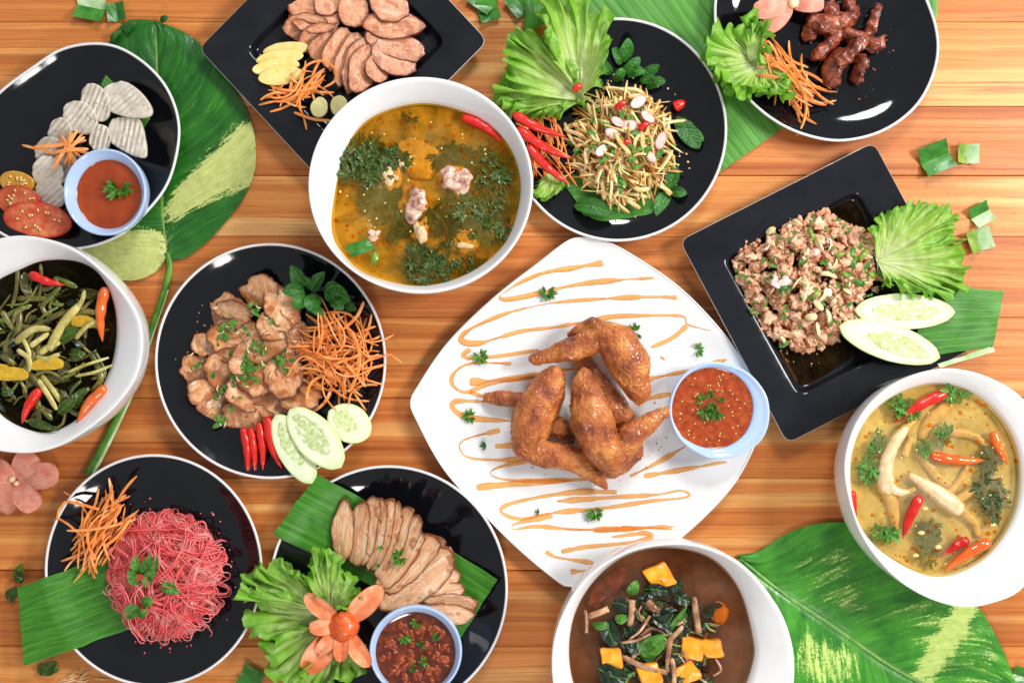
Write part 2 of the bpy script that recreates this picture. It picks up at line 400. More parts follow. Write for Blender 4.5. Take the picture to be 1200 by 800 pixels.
def banana_mat(name, dark, light, veins):
    n = NT(name); v, tc, oi = n.coords(); uv = n.n('ShaderNodeUVMap').outputs[0]
    sp = n.n('ShaderNodeSeparateXYZ'); n.l(uv, sp.inputs[0])
    f = n.noise(n.mapping(uv, (2.5, veins * 2.2, 1)), 1.0, 5, .6); c = n.ramp(f, [(.28, dark), (.72, light)])
    s = n.math('ABSOLUTE', n.math('SINE', n.math('MULTIPLY', sp.outputs[1], PI * veins)))
    ln = n.ramp(s, [(0.0, (200, 200, 200)), (.22, (0, 0, 0))])
    c = n.mix(ln, c, lin(tuple(min(255, int(x * 1.12 + 14)) for x in light)))
    s2 = n.math('SINE', n.math('MULTIPLY', sp.outputs[1], 2 * PI * veins * 6))
    n.l(c, n.p.inputs['Base Color']); n.p.inputs['Roughness'].default_value = .38
    n.bump(s2, .25, .0003); n.leaf_out(c, .18); return n.m
def herb_mat(name, dark, light, vein, nv=9, rough=.4, trans=.2):
    n = NT(name); v, tc, oi = n.coords(); uv = n.n('ShaderNodeUVMap').outputs[0]
    sp = n.n('ShaderNodeSeparateXYZ'); n.l(uv, sp.inputs[0])
    a = n.math('ABSOLUTE', n.math('MULTIPLY_ADD', sp.outputs[1], 2.0, -1.0))
    f = n.noise(v, 220, 3); c = n.ramp(f, [(.3, dark), (.7, light)])
    lat = n.math('ABSOLUTE', n.math('SINE', n.math('MULTIPLY', n.math('SUBTRACT', sp.outputs[0], n.math('MULTIPLY', a, .25)), PI * nv)))
    k = n.ramp(lat, [(0, (130, 130, 130)), (.16, (0, 0, 0))]); c = n.mix(k, c, lin(vein))
    k = n.ramp(a, [(0.02, (190, 190, 190)), (.1, (0, 0, 0))]); c = n.mix(k, c, lin(vein))
    hs = n.n('ShaderNodeHueSaturation'); n.l(c, hs.inputs['Color']); n.l(n.math('MULTIPLY_ADD', oi.outputs['Random'], .5, .75), hs.inputs['Value']); c = hs.outputs[0]
    n.l(c, n.p.inputs['Base Color']); n.p.inputs['Roughness'].default_value = rough
    n.bump(lat, .5, .0006); n.leaf_out(c, trans); return n.m
def lettuce_mat(name, pale, mid, edge):
    n = NT(name); v, tc, oi = n.coords(); uv = n.n('ShaderNodeUVMap').outputs[0]
    sp = n.n('ShaderNodeSeparateXYZ'); n.l(uv, sp.inputs[0])
    f = n.noise(n.mapping(uv, (13, 3, 1)), 1.0, 3, .5); g = n.noise(v, 70, 5, .6)
    q = n.math('ADD', sp.outputs[1], n.math('MULTIPLY_ADD', f, .3, -.15))
    q = n.math('ADD', q, n.math('MULTIPLY_ADD', g, .5, -.25))
    c = n.ramp(q, [(.05, pale), (.45, mid), (.95, edge)])
    at = n.n('ShaderNodeAttribute', _attribute_name='rib'); c = n.mix(n.math('MULTIPLY', at.outputs['Fac'], .8), c, lin(pale))
    n.l(c, n.p.inputs['Base Color']); n.p.inputs['Roughness'].default_value = .36
    n.bump(n.noise(v, 200, 4, .6), .55, .0022); n.leaf_out(c, .36); return n.m
def pothos_mat(name, dark, light, cream):
    n = NT(name); v, tc, oi = n.coords(); uv = n.n('ShaderNodeUVMap').outputs[0]
    sp = n.n('ShaderNodeSeparateXYZ'); n.l(uv, sp.inputs[0])
    a = n.math('ABSOLUTE', n.math('MULTIPLY_ADD', sp.outputs[1], 2.0, -1.0))
    w = n.math('SUBTRACT', sp.outputs[0], n.math('MULTIPLY', a, .26))         # constant along a lateral vein
    cb = n.n('ShaderNodeCombineXYZ'); n.l(n.math('MULTIPLY', w, 34), cb.inputs[0]); n.l(n.math('MULTIPLY', sp.outputs[1], 5), cb.inputs[1])
    st = n.noise(cb.outputs[0], 1.0, 5, .65, .6)
    g = n.noise(v, 28, 3); c = n.ramp(n.math('MULTIPLY_ADD', st, .5, n.math('MULTIPLY', g, .5)), [(.33, dark), (.66, light)])
    c = n.mix(n.ramp(st, [(.58, (0, 0, 0)), (.72, (150, 150, 150))]), c, lin((110, 164, 60)))
    at = n.n('ShaderNodeAttribute', _attribute_name='variegation')
    cb2 = n.n('ShaderNodeCombineXYZ'); n.l(n.math('MULTIPLY', w, 95), cb2.inputs[0]); n.l(n.math('MULTIPLY', sp.outputs[1], 9), cb2.inputs[1])
    st2 = n.noise(cb2.outputs[0], 1.0, 4, .7, .5)
    k = n.math('ADD', at.outputs['Fac'], n.math('MULTIPLY_ADD', st, 1.1, -.55)); k = n.math('ADD', k, n.math('MULTIPLY_ADD', st2, .9, -.45)); k = n.math('ADD', k, n.math('MULTIPLY_ADD', n.noise(v, 420, 5, .7), .9, -.45))
    cc = n.ramp(n.math('MULTIPLY_ADD', st2, .6, n.math('MULTIPLY', n.noise(v, 120, 4), .4)), [(.3, tuple(int(x * .86) for x in cream)), (.5, cream), (.7, tuple(min(255, x + 22) for x in cream))])
    c = n.mix(n.ramp(k, [(.4, (0, 0, 0)), (.5, (150, 150, 150)), (.6, (255, 255, 255))]), c, cc)
    lat = n.math('ABSOLUTE', n.math('SINE', n.math('MULTIPLY', w, PI * 13)))
    c = n.mix(n.ramp(lat, [(0, (130, 130, 130)), (.07, (0, 0, 0))]), c, lin((150, 190, 90)))
    c = n.mix(n.ramp(a, [(.012, (230, 230, 230)), (.03, (0, 0, 0))]), c, lin((140, 180, 80)))
    n.l(c, n.p.inputs['Base Color']); n.p.inputs['Roughness'].default_value = .26; n.p.inputs['Specular IOR Level'].default_value = .55
    n.bump(n.math('ADD', n.math('MULTIPLY', lat, .6), st2), .4, .0012); n.leaf_out(c, .12); return n.m
def broth_mat(name, tint, stops, fac=.55, scale=30, rough=.06, spots=None, oil=None):
    """cloudy soup: part clear and tinting what lies beneath, part scattering haze, wet gloss on top"""
    n = NT(name); v, tc, oi = n.coords()
    f = n.noise(v, scale, 5, .6, .8); c = n.ramp(f, stops)
    if spots: c = n.mix(n.ramp(n.noise(v, spots[0], 2), [(spots[1], (0, 0, 0)), (spots[1] + .05, (255, 255, 255))]), c, lin(spots[2]))
    if oil:                                              # oil that gathers along the rim, in uneven patches
        ln = n.n('ShaderNodeVectorMath', _operation='LENGTH'); n.l(tc.outputs['Object'], ln.inputs[0])
        k = n.math('ADD', n.math('MULTIPLY', ln.outputs['Value'], 10.0), n.math('MULTIPLY_ADD', n.noise(v, 18, 4), .7, -.35))
        c = n.mix(n.ramp(k, [(.72, (0, 0, 0)), (1.15, (230, 230, 230))]), c, lin(oil))
    n.l(c, n.p.inputs['Base Color']); n.p.inputs['Roughness'].default_value = rough; n.p.inputs['IOR'].default_value = 1.34
    n.bump(n.noise(v, 70, 2), .04, .002)
    tr = n.n('ShaderNodeBsdfTransparent'); tr.inputs[0].default_value = lin(tint)
    mx = n.n('ShaderNodeMixShader'); n.l(n.ramp(n.noise(v, scale * .7, 3), [(.3, (int(255 * max(0, fac - .2)),) * 3), (.7, (int(255 * min(1, fac + .15)),) * 3)]), mx.inputs[0])
    n.l(tr.outputs[0], mx.inputs[1]); n.l(n.p.outputs[0], mx.inputs[2]); n.l(mx.outputs[0], n.out.inputs[0])
    return n.m

WOOD = wood_mat()
BLACK = glaze('black_glaze', (10, 11, 15), .24, .45, .05, (16, 17, 22))
BLACKM = glaze('black_satin_glaze', (22, 23, 28), .28, .32, .03, (30, 31, 36))
WHITE = glaze('white_porcelain', (232, 231, 230), .10, .5, .02, (238, 237, 236))
RIMW = glaze('white_rim_glaze', (226, 224, 224), .2, .5, .01)
BLUE = glaze('pale_blue_plastic', (172, 196, 232), .22, .45, .02, (182, 204, 238))
BANANA = banana_mat('banana_leaf_green', (40, 104, 20), (84, 158, 42), 9)
BANANAB = banana_mat('banana_leaf_broad', (58, 126, 32), (102, 170, 66), 34)
MINT = herb_mat('mint_green', (26, 84, 22), (66, 140, 44), (104, 168, 70))
CILANTRO = herb_mat('cilantro_green', (40, 96, 22), (96, 156, 48), (130, 180, 80), 4)
HERBD = herb_mat('cooked_herb_green', (34, 58, 8), (76, 98, 22), (84, 106, 30), 3, .3, .1)
LETT = lettuce_mat('lettuce_green', (230, 238, 180), (180, 216, 98), (128, 192, 52))
POTHOS = pothos_mat('pothos_leaf', (14, 72, 18), (44, 122, 30), (196, 204, 120))
POTHOSB = pothos_mat('pothos_leaf_bright', (24, 100, 28), (84, 172, 48), (196, 220, 120))
STEMG = mat('green_stem', [(.3, (52, 110, 26)), (.7, (104, 160, 50))], 60, rough=.35, stretch=(1, 1, 1))
CARROT = mat('shredded_carrot', [(.3, (240, 128, 48)), (.5, (250, 156, 78)), (.7, (253, 184, 116))], 70, rough=.38, bump=.2, bscale=500, sss=.15, var=.14)
CHILI = mat('red_chili_skin', [(.3, (192, 14, 10)), (.7, (228, 44, 30))], 40, rough=.26, spec=.5, coat=.2, var=.1, bump=.15, bscale=200)
CHILIO = mat('orange_chili_skin', [(.3, (214, 76, 14)), (.7, (236, 116, 34))], 40, rough=.16, spec=.6, coat=.4, var=.08)
CHSTEM = mat('chili_calyx', [(.3, (150, 40, 20)), (.7, (180, 70, 30))], 60)
PORK = meat_mat('roast_pork', [(.3, (184, 112, 68)), (.47, (226, 166, 120)), (.64, (248, 212, 172))], (138, 68, 20), (248, 228, 196), (2.2, 9), .6, .25, (60, .58, (178, 102, 54)), edgek=.5)
PORKG = meat_mat('grilled_pork', [(.3, (156, 84, 36)), (.46, (210, 140, 86)), (.62, (240, 194, 150))], (124, 58, 16), (240, 208, 178), (2.0, 5), .35, .5, (42, .5, (166, 90, 36)), edgek=.5)
SAUSAGE = meat_mat('sausage_meat', [(.3, (166, 90, 50)), (.48, (212, 140, 98)), (.68, (236, 186, 146))], (134, 54, 18), (238, 204, 178), (9, 9), .3, .35, (60, .56, (176, 96, 56)), edgek=.4)
MOOYOR = mat('steamed_pork_roll', [(.3, (190, 178, 160)), (.7, (222, 212, 196))], 90, rough=.5, bump=.3, bscale=500, sss=.2, spots=(200, .68, (168, 150, 130)))
GINGER = mat('ginger_slice', [(.3, (232, 206, 112)), (.7, (244, 228, 160))], 80, rough=.4, sss=.25, bump=.15)
GARLIC = mat('garlic_flesh', [(.3, (214, 204, 130)), (.7, (232, 226, 164))], 80, rough=.4, sss=.25)
TOMATO = mat('tomato_flesh', [(.3, (186, 58, 28)), (.5, (216, 100, 58)), (.7, (236, 156, 104))], 70, rough=.25, edge=(190, 48, 20), sss=.2, bump=.2, coat=.3)
TOMATOY = mat('unripe_tomato', [(.3, (190, 130, 30)), (.7, (214, 160, 60))], 60, rough=.25, coat=.3)
FLOWER = mat('tomato_skin_petal', [(.3, (216, 100, 50)), (.5, (232, 138, 90)), (.7, (244, 178, 136))], 50, rough=.35, sss=.2, bump=.15, var=.1)
FLCORE = mat('flower_core', [(.3, (206, 64, 18)), (.7, (236, 116, 44))], 200, rough=.3, bump=.4, bscale=500, coat=.3)
ORCHID = mat('orchid_petal', [(.3, (222, 124, 100)), (.7, (244, 176, 150))], 90, rough=.5, bump=.2, stretch=(1, 1, 1), trans=.15, var=.06)
ORCEN = mat('orchid_column', [(.3, (236, 200, 140)), (.7, (246, 226, 190))], 200, rough=.5)
CUKE = mat('cucumber_flesh', [(.3, (220, 230, 184)), (.7, (238, 242, 214))], 60, rough=.28, sss=.3, edge=(206, 224, 158), coat=.3)
CUKES = mat('cucumber_core', [(.34, (176, 198, 114)), (.5, (204, 218, 150)), (.66, (226, 234, 190))], 240, rough=.2, coat=.4, sss=.2, bump=.3)
SEED = mat('cucumber_seed', [(.3, (200, 210, 144)), (.7, (218, 224, 168))], 100, rough=.3)
WING = mat('fried_chicken_skin', [(.28, (106, 42, 10)), (.42, (164, 78, 22)), (.54, (194, 106, 36)), (.72, (230, 158, 78))], 46, 6, rough=.26, bump=1.0, bdist=.002, bscale=340, spec=.5, sss=.1, var=.04, spots=(30, .64, (128, 48, 14), 1), coat=.5)
MINCE = mat('minced_pork', [(.28, (148, 86, 52)), (.46, (204, 146, 108)), (.66, (238, 200, 164))], 70, 5, rough=.36, bump=.8, bscale=420, sss=.15, var=.1, coat=.25)
SHALLOT = mat('shallot_slice', [(.3, (226, 176, 164)), (.5, (240, 210, 198)), (.7, (248, 232, 222))], 120, rough=.3, sss=.3, edge=(192, 96, 110))
ONION = mat('onion_strip', [(.3, (222, 190, 136)), (.7, (240, 220, 178))], 90, rough=.3, sss=.3, var=.1)
NOODLE = mat('pink_noodle', [(.3, (252, 84, 90)), (.5, (255, 122, 120)), (.7, (255, 182, 172))], 60, rough=.25, var=0, trans=.22, coat=.2)
BAMBOO = mat('salad_strip', [(.3, (218, 166, 84)), (.5, (240, 204, 132)), (.7, (250, 230, 176))], 60, rough=.3, sss=.2, bump=.2, coat=.2)
BAMBOOD = mat('salad_strip_dark', [(.3, (162, 98, 32)), (.7, (204, 148, 66))], 60, rough=.3, coat=.2)
JERKY = mat('fried_dried_pork', [(.28, (66, 20, 10)), (.46, (118, 46, 24)), (.6, (156, 76, 44)), (.76, (196, 122, 80))], 65, 5, rough=.28, bump=.8, bscale=260, coat=.4, var=.15)
CHKN = mat('boiled_chicken', [(.3, (206, 166, 116)), (.6, (228, 198, 156)), (.8, (242, 226, 200))], 110, rough=.35, bump=.4, bscale=400, sss=.2, coat=.3)
CHKNR = mat('chicken_bone_meat', [(.35, (150, 96, 84)), (.6, (222, 184, 156)), (.8, (242, 224, 204))], 160, rough=.35, coat=.3)
FOOT = mat('chicken_foot_skin', [(.3, (212, 170, 118)), (.6, (230, 200, 156)), (.8, (240, 222, 190))], 120, rough=.3, bump=.5, bscale=420, sss=.2, coat=.3)
PUMPKIN = mat('pumpkin_flesh', [(.3, (226, 140, 10)), (.7, (244, 180, 36))], 60, rough=.3, sss=.2, bump=.2, coat=.2, edge=(216, 124, 8))
SQUASH = mat('yellow_squash', [(.3, (186, 140, 14)), (.7, (222, 182, 50))], 60, rough=.3, coat=.2)
MUSH = mat('mushroom_strip', [(.3, (120, 72, 46)), (.5, (172, 124, 88)), (.7, (214, 176, 138))], 70, rough=.35, coat=.2, var=.2)
STEMD = mat('braised_stem', [(.3, (58, 54, 16)), (.5, (98, 90, 34)), (.72, (150, 136, 66))], 60, rough=.3, coat=.3, var=.3)
OLIVES = mat('olive_stem', [(.3, (70, 82, 20)), (.7, (118, 128, 46))], 60, rough=.3, coat=.3, var=.2)
STEMP = mat('pale_stem', [(.3, (156, 140, 62)), (.5, (196, 182, 104)), (.7, (226, 214, 150))], 60, rough=.3, coat=.2, var=.15)
OLIVE = herb_mat('limp_olive_leaf', (44, 44, 12), (92, 90, 30), (110, 108, 44), 4, .25, .15)
DARKLEAF = herb_mat('wilted_dark_leaf', (12, 28, 20), (34, 56, 30), (30, 50, 30), 3, .3, .05)
GREENCH = mat('green_vegetable', [(.3, (84, 120, 22)), (.7, (142, 168, 58))], 80, rough=.3, coat=.2)
SPRING = mat('spring_onion_green', [(.3, (32, 96, 22)), (.7, (78, 148, 46))], 60, rough=.32, stretch=(1, 1, 1), var=.15)
SPRINGP = mat('spring_onion_pale', [(.3, (150, 190, 120)), (.7, (210, 226, 190))], 60, rough=.35)
FLAKE = mat('chili_flake', [(.3, (92, 28, 8)), (.5, (140, 56, 18)), (.7, (176, 90, 36))], 100, rough=.3)
SEEDY = mat('chili_seed', [(.3, (226, 190, 110)), (.7, (240, 216, 150))], 100, rough=.4)
STRAW = mat('dry_straw', [(.3, (214, 186, 136)), (.7, (236, 216, 176))], 100, rough=.6)

DRIZ = broth_mat('orange_sauce', (253, 222, 176), [(.3, (238, 154, 78)), (.7, (248, 200, 142))], .48, 60, .15)
SOUP_RED = broth_mat('tom_yum_broth', (236, 204, 118), [(.25, (172, 144, 56)), (.5, (200, 174, 90)), (.75, (220, 202, 134))], .36, 30, spots=(130, .74, (220, 160, 44)), oil=(226, 158, 26))
SOUP_REDD = mat('tom_yum_depth', [(.3, (98, 92, 34)), (.46, (176, 154, 72)), (.7, (228, 204, 132))], 30, 5, rough=.4, dist=1.0)
SOUP_CLR = broth_mat('chicken_feet_broth', (242, 228, 184), [(.25, (198, 182, 126)), (.5, (214, 202, 154)), (.75, (230, 220, 182))], .38, 24, spots=(150, .72, (214, 160, 70)), oil=(208, 170, 82))
SOUP_CLRD = mat('chicken_feet_depth', [(.3, (170, 152, 96)), (.5, (212, 196, 144)), (.7, (238, 226, 186))], 30, 5, rough=.4, dist=1.0)
SOUP_DRK = broth_mat('dark_braise_broth', (130, 114, 70), [(.3, (34, 30, 16)), (.7, (66, 56, 28))], .35, 26)
SOUP_DRKD = mat('dark_braise_depth', [(.3, (16, 14, 9)), (.7, (40, 32, 14))], 34, 4, rough=.4)
SOUP_BRN = broth_mat('brown_herb_broth', (220, 186, 154), [(.25, (134, 104, 86)), (.5, (158, 128, 108)), (.75, (178, 152, 134))], .36, 22, oil=(160, 112, 74))
SOUP_BRND = mat('brown_herb_depth', [(.3, (84, 58, 44)), (.7, (140, 104, 78))], 34, 4, rough=.4)
SAUCE_OR = mat('orange_dip', [(.3, (142, 48, 8)), (.7, (166, 66, 14))], 40, rough=.08, coat=.3, var=0)
SAUCE_RD = mat('sweet_chili_dip', [(.3, (128, 38, 8)), (.5, (160, 62, 18)), (.75, (182, 86, 34))], 130, 5, rough=.1, coat=.4, var=0, spots=(300, .68, (196, 110, 40)))
SAUCE_DK = mat('dark_chili_dip', [(.3, (52, 16, 6)), (.55, (104, 38, 12)), (.75, (150, 66, 22))], 110, 5, rough=.1, coat=.4, var=0)

# ------------------------------------------------------------------ table
table = empty('wooden_table', 600, 400, 0, 'table top of long orange brown teak planks under all the dishes', 'table', kind='structure')
joints = [-470, -370, -268, -170, -72, 26, 125, 206, 277, 372, 466, 560, 668, 757, 850, 950, 1048, 1150, 1250]
tones = [(1, .98, .95), (.95, .9, .86), (1, 1, 1), (.92, .84, .78), (.96, .88, .84), (1.08, 1.1, 1.12), (.93, .84, .84), (1.06, 1.08, 1.1), (.94, .84, .8),
         (1.0, .96, .92), (.88, .76, .66), (1.0, .96, .88), (.86, .74, .64), (1.02, .98, .9), (.9, .8, .7), (.86, .76, .64), (1, .95, .9), (.95, .9, .86), (1, .97, .94)]
for i in range(len(joints) - 1):
    g_ = [.2, .5, .25, .7, .2, .3, .6, .2][i % 8]; y0, y1 = joints[i] + .2, joints[i + 1] - g_; x0, x1 = -480, 1680; b = .6
    V = [(x0, y0, -26), (x1, y0, -26), (x1, y1, -26), (x0, y1, -26), (x0, y0, -b), (x1, y0, -b), (x1, y1, -b), (x0, y1, -b),
         (x0 + b, y0 + b, 0), (x1 - b, y0 + b, 0), (x1 - b, y1 - b, 0), (x0 + b, y1 - b, 0)]
    F = [(0, 1, 2, 3), (8, 9, 10, 11)] + [(k, (k + 1) % 4, 4 + (k + 1) % 4, 4 + k) for k in range(4)] + [(4 + k, 4 + (k + 1) % 4, 8 + (k + 1) % 4, 8 + k) for k in range(4)]
    mk('plank', V, F, WOOD, table, smooth=False, zr=0, color=tones[i])

# ------------------------------------------------------------------ crockery
class Dish: pass
PROF = [(0.02, 7), (.3, 7), (.55, 7), (.68, 7.4), (.78, 9.5), (.87, 14), (.94, 19), (.985, 22.5)]
def plate(outline, label, floor=7.0, mat_in=BLACK, mat_out=RIMW, rim_r=1.7, prof=PROF, name='black_plate', ztop=23.0, N=120, rimname='rim', group=None):
    d = Dish(); o = np.asarray(outline, float); lo, hi = o.min(0), o.max(0); d.c = (lo + hi) / 2
    O = polar(o, d.c, N) if len(o) < 60 else o
    d.O = O; d.prof = prof
    root = empty(name, d.c[0], d.c[1], 0, label, 'plate', group); d.root = root
    def ring(s, z): return np.c_[d.c + (O - d.c) * s, np.full(N, z)]
    rings = [ring(s, z) for s, z in prof] + [ring(.992, ztop)]
    V, F = loft(rings, True, False)
    mk('glazed_well', V, F, mat_in, root, closed=False, zr=ztop)
    rings = [ring(s, z) for s, z in ((.02, .6), (.5, .6), (.52, 0), (.56, 0), (.58, 1.4), (.72, 2.2), (.86, 8), (.95, 15), (1.0, ztop - 1.2), (1.003, ztop), (.992, ztop))]
    V, F = loft(rings, True, False); mk('underside', V, F, mat_out, root, zr=ztop)
    V, F = tube(np.c_[d.c + (O - d.c) * .997, np.full(N, ztop - .3)], rim_r, 8, closed=True); mk(rimname, V, F, mat_out, root, zr=ztop)
    def h(x, y):
        a = math.atan2(y - d.c[1], x - d.c[0]); r = math.hypot(x - d.c[0], y - d.c[1])
        k = int(round((a + PI) / (2 * PI) * N)) % N
        s = r / np.hypot(*(O[k] - d.c)) if len(o) < 60 or True else 0
        return float(np.interp(s, [p[0] for p in prof], [p[1] for p in prof]))
    d.h = h; return d
def circ(cx, cy, rx, ry, N=120):
    t = np.linspace(-PI, PI, N, endpoint=False); return np.stack([cx + rx * np.cos(t), cy + ry * np.sin(t)], 1)

P1 = plate([(108, 51), (140, 56), (172, 76), (196, 104), (209, 140), (208, 176), (196, 216), (172, 248), (140, 276), (96, 291), (50, 290), (5, 276), (-32, 245), (-50, 200), (-42, 152), (0, 108), (40, 78), (72, 58)],
           'black white-rimmed plate holding crinkled pork roll slices and tomato')
P4 = plate(circ(724, 152, 127, 130), 'round black plate with noodle-like salad, lettuce and mint')
P5 = plate([(838, 26), (846, 65), (859, 94), (877, 116), (904, 139), (937, 156), (979, 165), (1020, 159), (1054, 142), (1080, 116), (1096, 80), (1099, 45), (1088, 5), (1060, -50), (1000, -92), (930, -98), (870, -60), (842, -15)],
           'black white-rimmed plate with dark fried pork strips at the top right')
P10 = plate(circ(317, 423, 134.5, 137), 'round black plate with grilled pork slices, carrot and cucumber')
P12 = plate(circ(180, 668, 126.5, 135), 'round black plate with the bright pink noodles')
P13 = plate(circ(455, 690, 139, 144), 'round black plate with fanned roast pork, lettuce and tomato flower')
WPROF = [(0.02, 8), (.3, 8), (.55, 8), (.7, 8.3), (.82, 10), (.91, 13), (.97, 16.5)]
P8 = plate([(682, 278), (700, 280.5), (728, 291), (793, 334), (846, 388), (879, 437), (893, 480), (890, 508), (857, 571), (793, 634), (730, 672), (690, 686), (669, 687), (652, 680), (594, 630), (524, 555), (487, 490), (481, 471), (488, 455), (524, 402), (577, 350), (631, 308), (664, 283)],
           'large white four-cornered plate carrying the fried chicken wings', mat_in=WHITE, mat_out=WHITE, prof=WPROF, name='white_plate', ztop=17.5, rim_r=1.2, N=200)

def rsq(C, r, n=8):
    """rounded quad from four corners"""
    C = [np.array(c, float) for c in C]; out = []
    for i in range(4):
        p, a, b = C[i], C[i - 1], C[(i + 1) % 4]
        ua = (a - p) / np.linalg.norm(a - p); ub = (b - p) / np.linalg.norm(b - p)
        for k in range(n):
            t = k / (n - 1); q0 = p + ua * r * (1 - t); q1 = p + ub * r * t
            out.append(q0 * (1 - t) + q1 * t)
    out2 = []
    for i in range(4):                                     # extra points along each side
        seg = out[i * n:(i + 1) * n]; nx = out[((i + 1) % 4) * n]
        out2 += seg + [seg[-1] + (nx - seg[-1]) * (k / 9) for k in range(1, 9)]
    return np.array(out2)
def tray(C, W_, label, zt=24.0, zf=9.0):
    C = np.array(C, float); W_ = np.array(W_, float); c = C.mean(0); d = Dish(); d.c = c; d.zf = zf
    root = empty('square_black_tray', c[0], c[1], 0, label, 'plate'); d.root = root
    def R(corners, r, z): return np.c_[rsq(corners, r), np.full(64, z)]
    def ins(K, s): k = K.mean(0); return k + (K - k) * s
    rings = [R(ins(W_, .02), .2, zf), R(ins(W_, .5), 8, zf), R(ins(W_, .86), 12, zf), R(ins(W_, .93), 13, zf + .6), R(ins(W_, .965), 13, zf + 3), R(ins(W_, .985), 13, zt - 6), R(ins(W_, 1.0), 13, zt - 3.4),
             R(ins(W_, 1.025), 13, zt - 2.4), R(C + (W_ - C) * .5, 12, zt - 1.4), R(ins(C, .985), 12, zt), R(ins(C, .996), 12, zt + .1)]
    V, F = loft(rings, True, False); mk('glazed_well', V, F, BLACKM, root, closed=False, zr=zt)
    rings = [R(ins(C, .996), 12, zt + .1), R(ins(C, 1.0), 12, zt - .6), R(ins(C, .998), 12, zt - 2.6), R(ins(C, .97), 12, zt - 4.5), R(ins(W_, 1.04), 14, zt - 6), R(ins(W_, .97), 14, 3), R(ins(W_, .9), 14, 0), R(ins(W_, .02), .2, 0)]
    V, F = loft(rings, False, True); mk('underside', V, F, BLACKM, root, zr=zt)
    V, F = tube(np.c_[rsq(ins(C, .9985), 12), np.full(64, zt - 1.6)], .75, 6, closed=True); mk('worn_edge', V, F, RIMW, root, zr=zt)
    return d
P2 = tray([(233, 57), (411, -123), (571, 48), (392, 228)], [(288, 56), (411, -68), (523, 48), (396, 168)], 'square black tray with fanned sausage slices and ginger')
P6 = tray([(797, 282), (1024, 167), (1150, 403), (923, 519)], [(848, 302), (1006, 222), (1097, 384), (938, 464)], 'square black tray with the minced pork salad')

def conv(ring, z):                                           # an outline seen at height z -> world mm
    s = (H - z) / H; r = np.asarray(ring, float)
    return np.c_[(r[:, 0] - 600) * s, (400 - r[:, 1]) * s, np.full(len(r), z)]
def bowl(rim, soup, zr_, zs, label, name='white_bowl', mt=WHITE, base_r=.62, lip=2.2, N=128, cat='bowl', z0=0.0, wall=.93, rim_in=None):
    """rim outline at height zr_, liquid outline at height zs; the foot stands centred under the rim"""
    c = (np.min(rim, 0) + np.max(rim, 0)) / 2
    Ro = polar(rim, c, N) if len(rim) < 60 else np.asarray(rim)
    So = polar(soup, c, N)
    A = conv(Ro, zr_); S = conv(So, zs); cw = A.mean(0)[:2]; sw = S.mean(0)[:2]
    rr = np.linalg.norm(A[:, :2] - cw, axis=1).mean()
    th = np.arctan2(A[:, 1] - cw[1], A[:, 0] - cw[0])
    cb = (cw + sw) / 2
    def cr(r, z): return np.c_[cb[0] + r * np.cos(th), cb[1] + r * np.sin(th), np.full(N, z)]
    def inset(R, d): v = R[:, :2] - cw; l = np.linalg.norm(v, axis=1)[:, None]; return np.c_[cw + v * (1 - d / l), R[:, 2]]
    def mixr(a, b, t, z): m = a * (1 - t) + b * t; m[:, 2] = z; return m
    hh = zr_ - z0
    root = empty(name, c[0], c[1], z0, label, cat)
    w = (cw[0] / 1000, cw[1] / 1000, z0 / 1000); root.location = w
    Ai = inset(A, lip)
    SB = S.copy(); v = S[:, :2] - sw; SB[:, :2] = sw + v * 1.0
    outer = [cr(rr * base_r * .03, z0 + 1), cr(rr * base_r * .86, z0 + 1), cr(rr * base_r * .9, z0), cr(rr * base_r, z0), cr(rr * base_r * 1.02, z0 + hh * .05),
             mixr(cr(rr * base_r * 1.25, 0), A, .25, z0 + hh * .16), mixr(cr(rr * .9, 0), A, .45, z0 + hh * .36), mixr(cr(rr * .96, 0), A, .65, z0 + hh * .58), mixr(cr(rr * .985, 0), A, .85, z0 + hh * .8),
             mixr(A, A, 0, z0 + hh * .95), mixr(inset(A, .15), A, 0, zr_ - .9), inset(A, .8)]
    outer[-1][:, 2] = zr_
    inner = [Ai.copy(), mixr(inset(A, lip + .5), S, .12, zr_ - 2), mixr(Ai, S, .45, zr_ - (zr_ - zs) * .4), mixr(Ai, S, .8, zr_ - (zr_ - zs) * .72), SB,
             mixr(S, cr(rr * .8, 0), .2, zs - hh * .12), mixr(S, cr(rr * .6, 0), .6, zs - hh * .28), cr(rr * base_r * .7, z0 + hh * .14), cr(rr * .05, z0 + hh * .11)]
    inner[0][:, 2] = zr_
    V, F = loft([r * 1e-3 for r in outer + inner]); mk('bowl_wall', V, F, mt, root, world=True)
    d = Dish(); d.root = root; d.S = S; d.sw = sw; d.zs = zs; d.c = c
    return d
def liquid(d, name, label, m, deep=None, dz=9, cat='soup', drop=0):
    S = d.S.copy(); n = len(S); v = S[:, :2] - d.sw
    def ring(s, z): return np.c_[d.sw + v * s, np.full(n, z)] * 1e-3
    rings = [ring(1.012, d.zs + .9)] + [ring(s, d.zs) for s in (.985, .8, .55, .3, .08)]
    V, F = loft(rings, False, True)
    if deep is None:
        return mk(name, V, F, m, world=True, closed=False, label=label, cat=cat)
    o = mk(name, V, F, m, world=True, closed=False, label=label, cat=cat)
    V, F = loft([ring(s, d.zs - dz) for s in (.99, .7, .35, .08)], False, True)
    mk('cloudy_depth', V, F, deep, o, world=True, closed=False); return o

